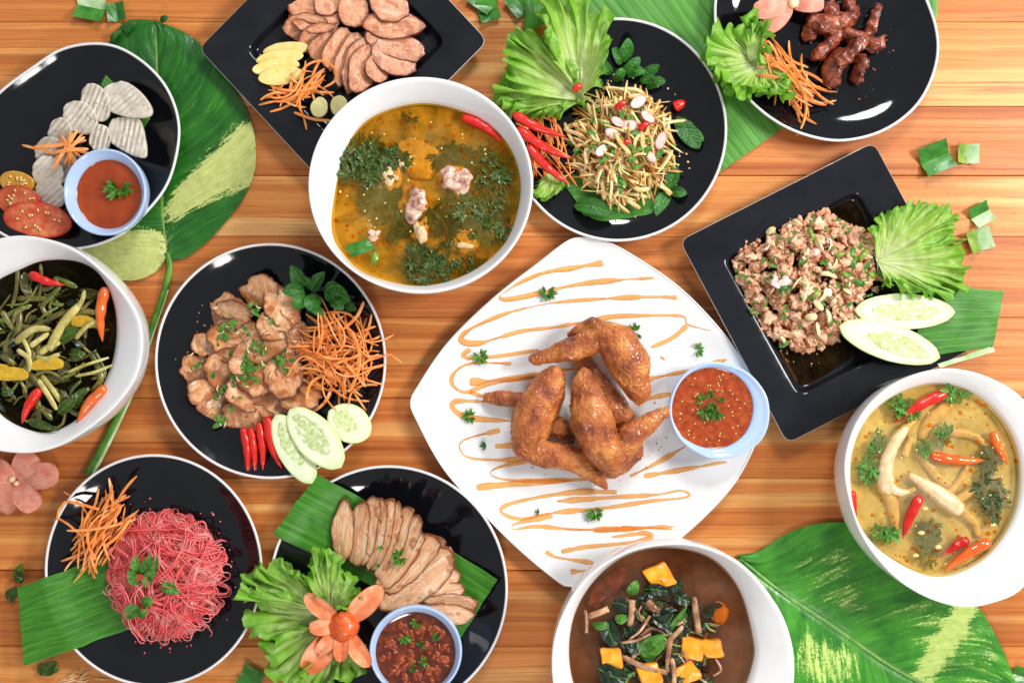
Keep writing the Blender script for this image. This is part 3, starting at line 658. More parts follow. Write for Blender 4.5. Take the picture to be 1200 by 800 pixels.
B3 = bowl(circ(493, 217, 132, 127, 128),
          [(489, 122), (436, 138), (407, 172), (394, 220), (389, 270), (404, 300), (432, 322), (490, 335), (545, 322), (590, 287), (609, 235), (605, 190), (583, 155), (540, 130)], 86, 64, 'large white bowl of orange soup in the upper middle')
B7 = bowl([(990, 560), (995, 515), (1013, 480), (1043, 452), (1085, 435), (1122, 432), (1162, 443), (1198, 466), (1228, 510), (1240, 570), (1228, 640), (1200, 688), (1165, 706), (1125, 711), (1080, 697), (1040, 668), (1007, 622)],
          [(1100, 449), (1055, 460), (1018, 488), (999, 530), (998, 575), (1008, 615), (1040, 651), (1097, 675), (1154, 652), (1188, 600), (1194, 543), (1178, 498), (1144, 463)], 88, 72, 'white bowl of pale chicken feet soup on the right', base_r=.6)
B11 = bowl([(40, 277), (88, 292), (131, 327), (159, 364), (167, 400), (160, 440), (138, 473), (105, 502), (66, 524), (26, 531), (-20, 522), (-60, 488), (-84, 440), (-88, 390), (-70, 335), (-40, 298), (0, 279)],
           [(26, 316), (52, 306), (88, 306), (114, 319), (131, 349), (136, 384), (131, 423), (116, 458), (92, 489), (57, 506), (22, 498), (-4, 478), (-30, 440), (-40, 400), (-30, 360), (-5, 332)], 84, 66, 'white bowl of dark vegetable soup cut by the left edge')
B14 = bowl([(790, 635), (737, 644), (691, 672), (662, 712), (647, 762), (652, 820), (680, 872), (730, 908), (790, 918), (850, 906), (900, 868), (926, 820), (931, 775), (922, 732), (902, 696), (870, 661), (830, 641)],
           [(783, 641), (735, 650), (698, 678), (674, 718), (667, 765), (676, 810), (705, 845), (760, 868), (820, 855), (862, 820), (881, 776), (881, 745), (866, 690), (833, 653)], 86, 66, 'white bowl of brown pumpkin soup at the bottom edge')
B9 = bowl([(784, 478), (795, 446), (820, 427), (850, 425), (878, 437), (898, 462), (902, 490), (893, 515), (870, 532), (840, 538), (812, 528), (792, 508)],
          [(786, 480), (793, 455), (810, 437), (835, 431), (862, 440), (878, 460), (881, 483), (872, 507), (852, 522), (828, 524), (805, 515), (791, 500)], 44, 38, 'pale blue lipped dip bowl on the white plate', name='dip_bowl', mt=BLUE, z0=9, lip=3)
B15 = bowl(circ(487, 763, 54.5, 54, 64), circ(487, 764, 46.5, 47, 64), 46, 37, 'pale blue dip cup with dark chili dip beside the tomato flower', name='dip_bowl', mt=BLUE, z0=7.2, lip=2.6, base_r=.75, N=64)
B16 = bowl(circ(122.5, 225, 48.5, 51, 64), circ(128, 228, 37.5, 40, 64), 44, 33, 'pale blue dip cup with orange dip among the pork roll slices', name='dip_bowl', mt=BLUE, z0=7.2, lip=2.2, base_r=.62, N=64)

liquid(B3, 'orange_soup', 'glossy orange chicken soup with green herbs in the large upper bowl', SOUP_RED, SOUP_REDD)
liquid(B7, 'chicken_feet_soup', 'pale yellow cloudy soup with chicken feet in the right bowl', SOUP_CLR, SOUP_CLRD)
liquid(B11, 'dark_soup', 'dark brown broth around vegetable stems in the left bowl', SOUP_DRK, SOUP_DRKD)
liquid(B14, 'brown_soup', 'clear brown broth with pumpkin in the bottom bowl', SOUP_BRN, SOUP_BRND)
liquid(B9, 'chili_dip', 'reddish brown sweet chili dip with seeds on the white plate', SAUCE_RD, cat='sauce')
liquid(B15, 'chili_dip', 'dark red chunky chili dip beside the tomato flower', SAUCE_DK, cat='sauce')
liquid(B16, 'orange_dip', 'smooth orange dip in the blue cup at the upper left', SAUCE_OR, cat='sauce')
#@@FOOD
# ------------------------------------------------------------------ leaves on the table
def Zm(x0, y0, s):
    return lambda *p: [(x0 + a / s, y0 + b / s) for a, b in p]
Z1 = Zm(0, 0, 2.5); Z2 = Zm(220, 0, 2.2857); Z3 = Zm(570, 0, 2.6667); Z4 = Zm(810, 0, 2.6667); Z5 = Zm(780, 160, 2.162); Z6 = Zm(0, 270, 2.284)
Z7 = Zm(170, 270, 2.58); Z8 = Zm(470, 270, 1.86); Z9 = Zm(0, 500, 2.666); Z10 = Zm(260, 530, 2.963); Z11 = Zm(630, 600, 3.75); Z12 = Zm(850, 420, 2.106); Z13 = Zm(580, 360, 3.636)
ORD = ['first', 'second', 'third', 'fourth', 'fifth', 'sixth', 'seventh', 'eighth', 'ninth', 'tenth', 'eleventh', 'twelfth', 'thirteenth', 'fourteenth', 'fifteenth', 'sixteenth', 'seventeenth', 'eighteenth']

def inpoly(P, poly):
    x, y = P[:, 0], P[:, 1]; r = np.zeros(len(P), bool); n = len(poly)
    for i in range(n):
        x1, y1 = poly[i]; x2, y2 = poly[(i + 1) % n]
        k = ((y1 > y) != (y2 > y)) & (x < (x2 - x1) * (y - y1) / (y2 - y1 + 1e-9) + x1); r ^= k
    return r
def varieg(V, polys, soft=8):
    a = np.zeros(len(V))
    for dx in (-soft, 0, soft):
        for dy in (-soft, 0, soft):
            for p in polys: a += inpoly(V[:, :2] + np.array([dx, dy]), p) / 9
    return np.clip(a, 0, 1)

t = empty('variegated_leaf', 195, 300, 0, 'large green leaf with cream patches under the upper left plate', 'leaf')
V, F, U = halves_leaf([(195, 302), (190, 250), (187, 180), (184, 100), (182, 26)],
                      [(194, 304), (180, 320), (150, 329), (118, 318), (92, 285), (84, 220), (88, 150), (105, 90), (128, 48), (150, 24), (182, 24)],
                      [(198, 304), (215, 303), (240, 285), (264, 260), (286, 230), (298, 200), (299, 165), (290, 132), (270, 98), (246, 65), (220, 40), (182, 24)], 2.2, 90, 22, cup=4, seed=3, hump=3)
va = varieg(V, [[(188, 262), (206, 222), (250, 176), (290, 138), (304, 150), (304, 214), (276, 222), (236, 240), (204, 262)], [(196, 272), (80, 262), (96, 310), (150, 336), (182, 324), (194, 304)]])
mk('blade', V, F, POTHOS, t, uv=U, attr={'variegation': va}, closed=False)
pth = path3([(196, 296, 5), (199, 315, 5), (190, 350, 4), (176, 390, 4), (160, 440, 4), (140, 485, 4), (118, 530, 4), (104, 556, 4)], 40)
V, F = tube(pth, np.interp(np.linspace(0, 1, 40), [0, .5, 1], [3.6, 4.6, 6.4]), 8, flat=.7); mk('stalk', V, F, STEMG, t)
pth = pth + np.array([3.5, 1.5, 2.6]); pth = pth[6:]
V, F = tube(pth, np.interp(np.linspace(0, 1, 34), [0, .5, 1], [.8, 1.6, 2.4]), 6, flat=.5); mk('stalk_groove', V, F, SPRINGP, t)

t = empty('variegated_leaf', 870, 655, 0, 'large bright green leaf with yellow streaks under the lower right bowls', 'leaf')
V, F, U = halves_leaf([(866, 654), (912, 691), (969, 729), (1040, 778), (1100, 812), (1196, 870)],
                      [(866, 650), (890, 645), (930, 622), (975, 612), (1030, 620), (1090, 655), (1140, 704), (1164, 738), (1182, 776), (1192, 810), (1196, 870)],
                      [(862, 656), (850, 690), (856, 740), (890, 800), (950, 850), (1030, 885), (1110, 890), (1196, 870)], 2.5, 90, 22, cup=6, seed=8, hump=4, vein=1.2)
va = varieg(V, [[(1066, 802), (1094, 756), (1124, 710), (1142, 704), (1126, 742), (1092, 790), (1074, 806)]], 7) * .72 + .30 * varieg(V, [[(1050, 690), (1130, 690), (1180, 770), (1190, 820), (1080, 810)]], 14)
va = np.maximum(va, .42 * varieg(V, [[(930, 735), (1000, 755), (1020, 800), (960, 810), (920, 780)]], 10)); va = np.maximum(va, .30 * varieg(V, [[(920, 640), (1000, 640), (1020, 740), (950, 700)]], 10)); va = va + .1
mk('blade', V, F, POTHOSB, t, uv=U, attr={'variegation': va}, closed=False)
pth = np.c_[spline([(866, 654), (912, 691), (969, 729), (1040, 778), (1100, 812), (1190, 866)], 40, False), np.full(40, 3.6)]
V, F = tube(pth, np.linspace(3.2, 1.0, 40), 6, flat=.7); mk('midrib', V, F, STEMG, t)

def drape(d, zo, out):
    def f(x, y):
        r = np.hypot(x - d.c[0], y - d.c[1]) / np.hypot(*(d.O[0] - d.c)); return np.interp(r, [0, .6, .8, .93, 1.0, 1.3], [10, 11, 15, 23, zo, out])
    return f
def banana(name, A, B, C, D, n, label, z=(3, 3, 3, 3), ridge=.5, seed=0, m=None, bow=0, over=None):
    V, F, U = strip_leaf(A, B, C, D, n, z, ridge, seed, bow)
    if over is not None: V[:, 2] += over(V[:, 0], V[:, 1])
    return mk(name, V, F, m or BANANA, uv=U, closed=False, label=label, cat='banana leaf')
banana('banana_leaf', (612, -60), (1104, -62), (1098, 24), (838, 206), 34, 'wide banana leaf under the two plates at the top edge', (3, 3, 3, 3), .7, 2, BANANAB, 2)
banana('folded_leaf', (616, 0), (640, -8), (652, 22), (614, 40), 4, 'small dull green leaf fold beside the tall lettuce at the top', (12, 12, 14, 14), .4, 5, None, 5)
banana('banana_leaf', (1062, 420), (1098, 335), (1178, 341), (1163, 407), 8, 'cut banana leaf under the cucumber on the right', (28, 27, 25, 28), .5, 4)
V, F, U = strip_leaf((1098, 427), (1163, 405), (1167, 411), (1102, 431), 2, (28, 28, 27, 28), .2, 3)
mk('leaf_fold', V, F, SPRINGP, uv=U, closed=False, label='pale folded edge of the cut leaf below the cucumber', cat='banana leaf')
banana('banana_leaf', (22, 687), (29, 779), (150, 738), (128, 650), 9, 'cut banana leaf poking out left from under the pink noodles', (0, 0, 0, 0), .6, 6, over=drape(P12, 26, 22))
banana('banana_leaf', (374, 554), (322, 624), (541, 746), (583, 677), 7, 'long banana leaf strip under the fanned roast pork', (0, 0, 0, 0), .7, 7, over=drape(P13, 26, 24))
banana('banana_leaf', (655, 205), (690, 262), (772, 250), (775, 200), 7, 'banana leaf strip under the salad heap', (9, 11, 11, 9), .4, 8)
banana('banana_leaf', (-20, 300), (-30, 240), (90, 180), (50, 280), 6, 'banana leaf scrap under the tomato slices', (12, 12, 9, 9), .4, 9)
banana('banana_leaf', (118, 100), (124, 88), (176, 140), (168, 152), 3, 'banana leaf scrap behind the upper pork roll slices', (9, 9, 9, 9), .3, 10)

# ------------------------------------------------------------------ generic food builders
def strips(name, label, cx, cy, rx, ry, n, ang, spread, L, z0, hgt, w, seed, m=CARROT, child='carrot_strip', rot=0.0, curve=.35, cat='carrot', extra=()):
    r = random.Random(seed); root = empty(name, cx, cy, z0, label, cat)
    jobs = []
    for i in range(n):
        while 1:
            u, v = r.uniform(-1, 1), r.uniform(-1, 1)
            if u * u + v * v <= 1: break
        c, s = math.cos(rot), math.sin(rot); x = cx + u * rx * c - v * ry * s; y = cy + u * rx * s + v * ry * c
        a = r.gauss(ang, spread); l = r.uniform(*L); k = r.gauss(0, curve); q = 1 - (u * u + v * v) * .75
        z = z0 + hgt * q * (i / n) ** .8 + 1.5; dzs = r.gauss(0, .10) * l; P = []
        for t in np.linspace(-.5, .5, 12):
            aa = a + k * t * 2; P.append((x + math.cos(a) * l * t - math.sin(a) * k * l * (t * t - .08) * 1.6, y + math.sin(a) * l * t + math.cos(a) * k * l * (t * t - .08) * 1.6, max(z0 + 1.2, z + dzs * t - (abs(t) * 2) ** 2 * hgt * .22 + 1.2 * math.sin(t * 7 + i))))
        jobs.append((P, r.uniform(*w), r.uniform(0, 1.5)))
    for P, wd, rl in jobs + [(path3(e, 16), .5 * (w[0] + w[1]), .4) for e in extra]:
        k = len(P); V, F = tube(P, wd * r.uniform(.7, 1.2) * np.interp(np.linspace(0, 1, k), [0, .08, .5, .92, 1], [.55, .95, 1, .9, .4]), 4, flat=.62, roll=rl, sq=True)
        mk(child, V, F, m, root, smooth=False)
    return root
def lens(p, q, w, bend=0.0, n=36, blunt=.55, asym=0.0):
    p = np.array(p, float); q = np.array(q, float); d = q - p; L = np.hypot(*d); d /= L; nr = np.array([-d[1], d[0]])
    t = np.linspace(0, 1, n // 2, endpoint=True); hw = w / 2 * np.sin(PI * np.clip(t, .0, 1)) ** blunt * (1 + asym * (t - .5)); off = bend * np.sin(PI * t)
    a = p + np.outer(t * L, d) + np.outer(off + hw, nr); b = p + np.outer(t * L, d) + np.outer(off - hw, nr)
    o = np.vstack([a[:-1], b[::-1][:-1]])
    return resample(o, n, True)
def slices(name, spec, m, th, z0, dz, label, cat, group, seed=0, tilt=.22, noise=.8, blunt=.55, bevel=.1, wide=1.0):
    """spec: (p, q, width, tilt sign) one per slice, lowest first"""
    for i, s in enumerate(spec):
        p, q, w = s[:3]; sg = s[3] if len(s) > 3 else 1
        w = w * wide; o = lens(p, q, w, bend=(s[4] if len(s) > 4 else 0), blunt=blunt); jt = 1 + .10 * fbm(np.c_[(o - o.mean(0)) * .09, np.full(len(o), seed + i)], seed + i, 3); o = o.mean(0) + (o - o.mean(0)) * jt[:, None]
        d = np.array(q, float) - np.array(p, float); d /= np.hypot(*d); nr = np.array([-d[1], d[0]]) * sg * tilt
        V, F, E = slab(o, z0 + dz * i + abs(tilt) * w * .45, th, tilt=tuple(nr), seed=seed + i, noise=noise, bevel=bevel)
        p_ = np.array(p, float); L_ = np.hypot(*(np.array(q, float) - p_)); rel = V[:, :2] - p_
        mk(name, V, F, m, attr={'edge': E}, uv=np.c_[rel @ d / L_, .5 + rel @ np.array([-d[1], d[0]]) / w], label=label(i) if callable(label) else label, cat=cat, group=group)
def chili(x0, y0, x1, y1, r, z0, z1, label, m=None, bend=0.0, parent=None, name='red_chili', arch=2.0):
    d = np.array([x1 - x0, y1 - y0], float); nr = np.array([-d[1], d[0]]); n = 26; t = np.linspace(0, 1, n)
    P = np.c_[x0 + d[0] * t + nr[0] * bend * np.sin(PI * t), y0 + d[1] * t + nr[1] * bend * np.sin(PI * t), z0 + (z1 - z0) * t + arch * np.sin(PI * t) + r]
    R = r * np.interp(t, [0, .04, .15, .5, .85, 1], [.45, .82, 1, .92, .5, .06]) * (1 + .05 * np.sin(t * 23 + x0))
    V, F = tube(P, R, 14); V = V + .35 * np.c_[vn(V * .22, 1), vn(V * .22 + 9, 2), vn(V * .22 + 5, 3)]; return mk(name, V, F, m or CHILI, parent, label=label, cat='chili' if label else None)
def herb_bits(spec, z, label, name='cilantro_leaf', m=None, cat='herb', group=None, seed=0):
    for i, (x, y, s) in enumerate(spec):
        s0 = s; r = random.Random(seed + i); zz = z(x, y) if callable(z) else z; P = []; us = []
        a0 = r.uniform(0, 6.28)
        for k in range(r.choice((1, 2, 3, 3)) if s < 12 else 3):
            a = a0 + (k - 1) * r.uniform(1.2, 2.1); s = s0 * r.uniform(.6, 1.1); v, f, u = frond(x + math.cos(a) * s * .12, y + math.sin(a) * s * .12, zz + 1.0 + .6 * k, s * .85, a, seed * 5 + i * 3 + k); P.append((v, f)); us.append(u)
        V, F = join(P); mk(name, V, F, m or CILANTRO, uv=np.vstack(us), closed=False, label=label(i) if callable(label) else label, cat=cat, group=group)
def leaves(name, label, spec, cat='herb', m=None, seed=0, part='leaf_blade', serr=.05):
    """sprig: an Empty with one leaf mesh per leaf; spec (bx,by,tx,ty,w,z0,z1)"""
    x = np.mean([s[0] for s in spec]); y = np.mean([s[1] for s in spec]); root = empty(name, x, y, min(s[5] for s in spec), label, cat)
    for i, s in enumerate(spec):
        rl = random.Random(seed * 13 + i); k_ = rl.uniform(.85, 1.15)
        V, F, U = leaf(s[0], s[1], s[2], s[3], s[4] * k_, s[5], s[6] + rl.uniform(-2, 5), arch=rl.uniform(1, 6), fold=rl.uniform(.05, .45), seed=seed + i, serr=serr * 1.5, n=26, bend=rl.gauss(0, .18) * s[4], lift=rl.gauss(0, .18), shape=rl.uniform(.42, .6), tipe=rl.uniform(.6, .85))
        b_ = mk(part, V, F, m or MINT, root, uv=U, closed=False)
        if s[4] > 8.5: mk('midrib', *tube(V[5::11][:24] + np.array([0, 0, .1]), np.linspace(.7, .2, 24), 5), STEMG, b_)
    return root
def lett(name, label, fans, seed=0, m=None):
    b = fans[0][1]; root = empty(name, b[0], b[1], fans[0][2], label, 'lettuce')
    for i, f in enumerate(fans):
        V, F, U, R = lettuce(f[0], f[1], f[2], *f[3:6], seed=seed + i); mk('lettuce_leaf', V, F, m or LETT, root, uv=U, attr={'rib': R}, closed=False)
    return root
def cucumber(p, q, w, z, tilt, label, seed=0, core=(.12, .86)):
    o = lens(p, q, w, n=44, blunt=.5); root = empty('cucumber_slice', *o.mean(0), z, label, 'cucumber', 'cucumber slices')
    V, F, E = slab(o, z, 4.5, tilt=tilt, seed=seed, noise=.3, bevel=.12); mk('flesh', V, F, CUKE, root, attr={'edge': E})
    p = np.array(p, float); q = np.array(q, float); a = p + (q - p) * core[0]; b = p + (q - p) * core[1]; o2 = lens(a, b, w * .55, n=36, blunt=.6)
    c1 = o.mean(0); c2 = o2.mean(0); z2 = z + (c2[0] - c1[0]) * tilt[0] + (c2[1] - c1[1]) * tilt[1]
    rr_ = 1 + .12 * vn(np.c_[o2 * .22, np.full(len(o2), seed)], seed); o2 = c2 + (o2 - c2) * rr_[:, None]; V, F, E = slab(o2, z2 + 3.7, 1.0, tilt=tilt, seed=seed + 1, noise=.6, nf=.3); core_ = mk('seed_core', V, F, CUKES, root)
    r = random.Random(seed); P = []; d = (q - p) / np.hypot(*(q - p)); an = math.atan2(d[1], d[0]); nr = np.array([-d[1], d[0]])
    for k in range(24):
        t = r.uniform(.06, .94); side = r.choice((-1, 1)) * r.uniform(.25, .95); pt = a + (b - a) * t + nr * side * w * .26 * math.sin(PI * t) ** .6
        P.append(blob(pt[0], pt[1], z + 4.2 + (pt[0] - c1[0]) * tilt[0] + (pt[1] - c1[1]) * tilt[1], 2.6, 1.0, .8, k, .1, 1, 1, an + side * .5))
    V, F = join(P); mk('seeds', V, F, SEED, core_, kind='stuff'); return root

# ------------------------------------------------------------------ upper left plate: pork roll, tomato, carrot
def crinkle(outline, z, th, tilt, ang, label, seed):
    o = resample(np.array(spline(outline, 60)), 60, True); c = o.mean(0); rings = []
    for s, zz in ((.4, 0), (.97, 0), (1, .15), (1, .85), (.97, 1), (.88, 1), (.78, 1), (.68, 1), (.58, 1), (.48, 1), (.38, 1), (.28, 1), (.18, 1), (.08, 1)):
        rings.append(np.c_[c + (o - c) * s, np.full(60, zz * th)])
    V, F = loft(rings); u = (V[:, 0] - c[0]) * math.cos(ang) + (V[:, 1] - c[1]) * math.sin(ang)
    V[:, 2] += np.where(V[:, 2] > th * .5, 1, .3) * 1.3 * np.sin(u * 2 * PI / 6.2)
    V[:, 2] += z + (V[:, 0] - c[0]) * tilt[0] + (V[:, 1] - c[1]) * tilt[1] + .5 * fbm(V * .1 + seed, seed)
    return mk('pork_roll_slice', V, F, MOOYOR, label=label, cat='pork slice', group='crinkle cut pork roll slices')
def ov(cx, cy, rx, ry, a): return [tuple(x) for x in ell(cx, cy, rx, ry, 10, a)]
crinkle(ov(59, 228, 19, 17, .6), 9, 6, (.1, -.1), .9, 'crinkled pork roll slice touching the tomato', 1)
crinkle(ov(56, 203, 19, 20, .2), 12, 6, (.1, -.25), .9, 'crinkled pork roll slice below the carrot star', 2)
crinkle(ov(60, 180, 20, 19, .2), 14, 6, (.1, -.25), .8, 'crinkled pork roll slice mostly under the carrot star', 3)
crinkle(ov(70, 157, 15, 19, .3), 12, 6, (.2, -.2), .8, 'crinkled pork roll slice at the upper left of the carrot star', 4)
crinkle(ov(76, 192, 14, 22, .1), 10, 5, (.1, -.1), .9, 'crinkled pork roll slice beside the left of the orange dip cup', 14)
crinkle(ov(94, 138, 23, 18, .6), 14, 6, (.15, -.1), .7, 'crinkled pork roll slice left of the two upper ones', 5)
crinkle(ov(112, 120, 17, 24, -.5), 17, 6, (.2, .0), .4, 'greyish crinkled pork roll slice behind the topmost one', 6)
crinkle(ov(117, 162, 14, 16, .2), 15, 6, (.2, -.1), .3, 'small crinkled pork roll slice above the orange dip cup', 7)
crinkle([(120, 104), (137, 95), (150, 97), (166, 109), (179, 127), (177, 137), (160, 139), (140, 135), (124, 126)], 21, 7, (.12, .1), .9, 'topmost crinkled half moon pork roll slice', 8)
crinkle([(125, 149), (133, 138), (158, 138), (167, 147), (173, 182), (160, 184), (141, 175), (127, 164)], 19, 7, (.15, .05), .2, 'crinkled pork roll slice right above the orange dip cup', 9)
strips('carrot_garnish', 'carrot strips crossed like a star on the pork roll slices', 82, 172, 2, 2, 0, 0, 0, (1, 2), 22, 4, (2.2, 2.8), 1,
       extra=[[(26, 170, 26), (50, 176, 27), (76, 182, 25)], [(40, 172, 28), (70, 170, 30), (100, 164, 26)], [(60, 197, 24), (76, 178, 31), (90, 152, 26)], [(68, 166, 28), (84, 174, 32), (104, 180, 26)], [(64, 186, 27), (82, 174, 33), (98, 160, 27)],
              [(70, 158, 26), (80, 172, 32), (88, 194, 26)], [(80, 154, 26), (82, 172, 33), (80, 196, 26)], [(62, 178, 27), (84, 176, 34), (102, 174, 26)], [(74, 192, 26), (88, 170, 33), (96, 156, 27)], [(72, 162, 28), (88, 178, 31), (98, 188, 25)]])
def tomato(cx, cy, rx, ry, z, tilt, label, m=TOMATO, seed=0):
    V, F, E = slab(ell(cx, cy, rx, ry, 48, .1), z, 6, tilt, seed, .3, bevel=.14); root = mk('tomato_slice', V, F, m, attr={'edge': E}, label=label, cat='tomato', group='tomato slices')
    r = random.Random(seed); P = []
    for k in range(14):
        a = r.uniform(0, 6.28); q = r.uniform(.3, .7); x = cx + rx * q * math.cos(a); y = cy + ry * q * math.sin(a)
        P.append(blob(x, y, z + 6.4 + (x - cx) * tilt[0] + (y - cy) * tilt[1], 2.4, 1.5, .9, k, .1, 1, 1, a))
    V, F = join(P); mk('seeds', V, F, SEEDY, root, kind='stuff')
tomato(20, 214, 20, 13, 11, (0, -.3), 'yellowish tomato end behind the red slices', TOMATOY, 1)
tomato(22, 236, 27, 18, 14, (.05, -.3), 'middle red tomato slice of the upper left plate', TOMATO, 2)
tomato(44, 258, 41, 21, 15, (.05, -.2), 'large front tomato slice with seeds on the upper left plate', TOMATO, 3)
herb_bits([(141, 221, 20)], B16.zs + .5, 'cilantro leaf floating on the orange dip', seed=4)

# ------------------------------------------------------------------ top tray: sausage, ginger, carrot
sp = [Z2((262, 5), (420, 45)) + [26, 1], Z2((270, 38), (412, 58)) + [26, 1], Z2((258, 75), (382, 80)) + [23, -1], Z2((298, 125), (408, 78)) + [20, -1], Z2((328, 150), (404, 102)) + [20, -1],
      Z2((380, 195), (428, 78)) + [21, -1], Z2((405, 232), (456, 88)) + [18, -1], Z2((428, 250), (472, 100)) + [18, -1], Z2((452, 252), (486, 118)) + [20, -1], Z2((518, 222), (498, 146)) + [18, -1]]
slices('sausage_slice', [(s[0], s[1], s[2], s[3]) for s in sp], SAUSAGE, 3.6, 10, 1.7, lambda i: f'{ORD[i]} sausage slice of the left fan, counted from the top', 'sausage', 'fanned sausage slices', 20, .36, .45, .45, .1, 1.5)
sp = [Z2((345, -20), (410, 30)) + [30, 1], Z2((440, -20), (446, 76)) + [30, 1], Z2((490, -5), (588, 40)) + [34, 1], Z2((468, 62), (632, 72)) + [30, 1], Z2((468, 92), (642, 148)) + [28, 1], Z2((492, 118), (612, 190)) + [34, 1]]
slices('sausage_slice', [(s[0], s[1], s[2], s[3]) for s in sp], SAUSAGE, 5, 13, 1.8, lambda i: f'{ORD[i]} sausage slice of the right fan, counted from the top', 'sausage', 'fanned sausage slices', 40, .22, .5, .45, .1, 1.18)
for i, (c, w, h) in enumerate([(Z2((262, 134))[0], 27, 8.5), (Z2((246, 156))[0], 28, 8), (Z2((236, 180))[0], 28, 8.5), (Z2((250, 204))[0], 27, 10)]):
    V, F, E = slab(ell(c[0], c[1], w, h, 36, -.12), 22 - i * .5 + i * 1.6, 3, (0, -.25), i, .5); mk('ginger_slice', V, F, GINGER, label=f'{ORD[i]} pale ginger slice from the top on the sausage tray', cat='ginger', group='ginger slices')
for i, (x, y) in enumerate([(374, 126), (397, 124)]):
    V, F, E = slab(ell(x, y, 10, 12, 28, .3), 24, 5, (.05 * i, -.1), 60 + i, .6); mk('garlic_slice', V, F, GARLIC, label=['garlic half nearest the carrot on the sausage tray', 'garlic half touching the white soup bowl'][i], cat='garlic')
strips('carrot_heap', 'shredded carrot on the sausage tray', 347, 104, 26, 14, 24, -.55, .5, (36, 62), 22, 12, (1.7, 2.4), 5, rot=-.5,
       extra=[[(352, 86, 36), (362, 76, 38), (378, 72, 38), (392, 80, 36), (392, 94, 32), (378, 102, 30)], [(350, 124, 30), (356, 138, 28), (359, 152, 26)], [(345, 132, 30), (368, 140, 30), (388, 141, 28)]])

# ------------------------------------------------------------------ salad plate
lett('lettuce_leaf_pair', 'tall green lettuce leaves standing left of the noodle salad', [
    (Z3((20, 290), (30, 240), (45, 200), (70, 130), (98, 75), (140, 85), (170, 110), (200, 150), (250, 200), (300, 280)), Z3((310, 310))[0], 26, 18, 7, 6, 1),
    (Z3((300, 330), (220, 350), (150, 355), (90, 350), (50, 340), (20, 290), (60, 250)), Z3((330, 300))[0], 22, 12, 6, 6, 2),
    (Z3((180, 160), (165, 60), (160, -20), (230, -40), (300, -10), (350, 20), (392, 50), (385, 120), (370, 190), (360, 260)), Z3((300, 290))[0], 30, 26, 6, 5, 3)], 1)
lett('lettuce_frill', 'small lettuce frill below the chilies by the salad', [(Z3((150, 560), (140, 620), (180, 640), (220, 610), (250, 590), (250, 550)), Z3((215, 530))[0], 22, 4, 5, 5, 4)], 6)
for i, (a, b, c, d, r) in enumerate([(84, 355, 250, 425, 5.6), (98, 400, 262, 494, 5.8), (130, 455, 262, 574, 5.6)]):
    (x0, y0), (x1, y1) = Z3((a, b), (c, d)); chili(x0, y0, x1, y1, r, 38 - 2 * i, 32 - 2 * i, ['uppermost', 'middle', 'lowest'][i] + ' of the three red chilies beside the noodle salad', bend=.06)
strips('carrot_heap', 'thin carrot and papaya strips between chilies and salad', 645, 180, 24, 38, 34, 1.2, .5, (36, 62), 16, 12, (1.1, 1.7), 9, curve=.25)
r = random.Random(77)
def heap_path(cx, cy, rx, ry, z0, hgt, n, step, r, kv=.25, jit=.5):
    while 1:
        u, v = r.uniform(-1, 1), r.uniform(-1, 1)
        if u * u + v * v < 1: break
    x, y = u * rx, v * ry; a = r.uniform(0, 6.28); k = r.gauss(0, kv); lay = r.random() ** .6; P = []
    for i in range(n):
        q = math.hypot(x / rx, y / ry); k = .9 * k + r.gauss(0, kv * .25)
        if q > .85:
            ta = math.atan2(-y, -x); d = (ta - a + PI) % (2 * PI) - PI; k2 = .5 * np.sign(d) * min(1, abs(d))
        else: k2 = k
        a += k2; x += step * math.cos(a); y += step * math.sin(a); q = min(1.2, math.hypot(x / rx, y / ry))
        P.append((cx + x, cy + y, z0 + hgt * max(0, 1 - q * q) ** .7 * lay + 1.5 + jit * math.sin(i * .6 + lay * 30)))
    return np.array(P)
salad = empty('noodle_salad', 733, 165, 9, 'heap of tan bamboo shoot strips salad with shallots on the black plate', 'salad')
V, F = blob(731, 170, 12, 46, 52, 22, 7, .15, 2.0, 4); V[:, 2] = np.maximum(V[:, 2], 10); mk('salad_core', V, F, BAMBOOD, salad)
for nm, m, n, w, s in (('tan_strips', BAMBOO, 300, (1.0, 3.2), 11), ('brown_strips', BAMBOOD, 110, (.8, 2.0), 12)):
    r = random.Random(s); P = []
    for i in range(n):
        a_ = r.uniform(0, 6.28); q_ = math.sqrt(r.random()) * .93; x_ = 731 + 62 * q_ * math.cos(a_); y_ = 170 + 68 * q_ * math.sin(a_); b_ = r.gauss(1.1, .8); l_ = r.uniform(8, 24); k_ = r.gauss(0, .22); z_ = 12 + 38 * (1 - q_ * q_) ** .7 * r.random() ** .45
        p = path3([(x_ - l_ * math.cos(b_), y_ - l_ * math.sin(b_), max(11, z_ - r.uniform(0, 6))), (x_ + k_ * l_ * math.sin(b_), y_ - k_ * l_ * math.cos(b_), z_ + 2), (x_ + l_ * math.cos(b_), y_ + l_ * math.sin(b_), max(11, z_ - r.uniform(0, 6)))], 12); P.append(tube(p, r.uniform(*w) * np.interp(np.linspace(0, 1, len(p)), [0, .1, .9, 1], [.5, 1, 1, .5]), 5, flat=.28, roll=r.uniform(-1.1, 1.1)))
    V, F = join(P); mk(nm, V, F, m, salad, kind='stuff')
for i, (a, b, s) in enumerate([(475, 318, 11), (395, 418, 10), (440, 395, 12), (505, 365, 10), (470, 400, 9), (545, 440, 10), (360, 470, 9), (515, 490, 8), (410, 380, 9)]):
    x, y = Z3((a, b))[0]; r = random.Random(i); V, F, E = slab(ell(x, y, s, s * .6, 26, r.uniform(0, 3)), 44 + r.uniform(-3, 3), 1.3, (r.gauss(0, .3), r.gauss(0, .3)), i, .5); mk('shallot_ring', V, F, SHALLOT, salad, attr={'edge': E})
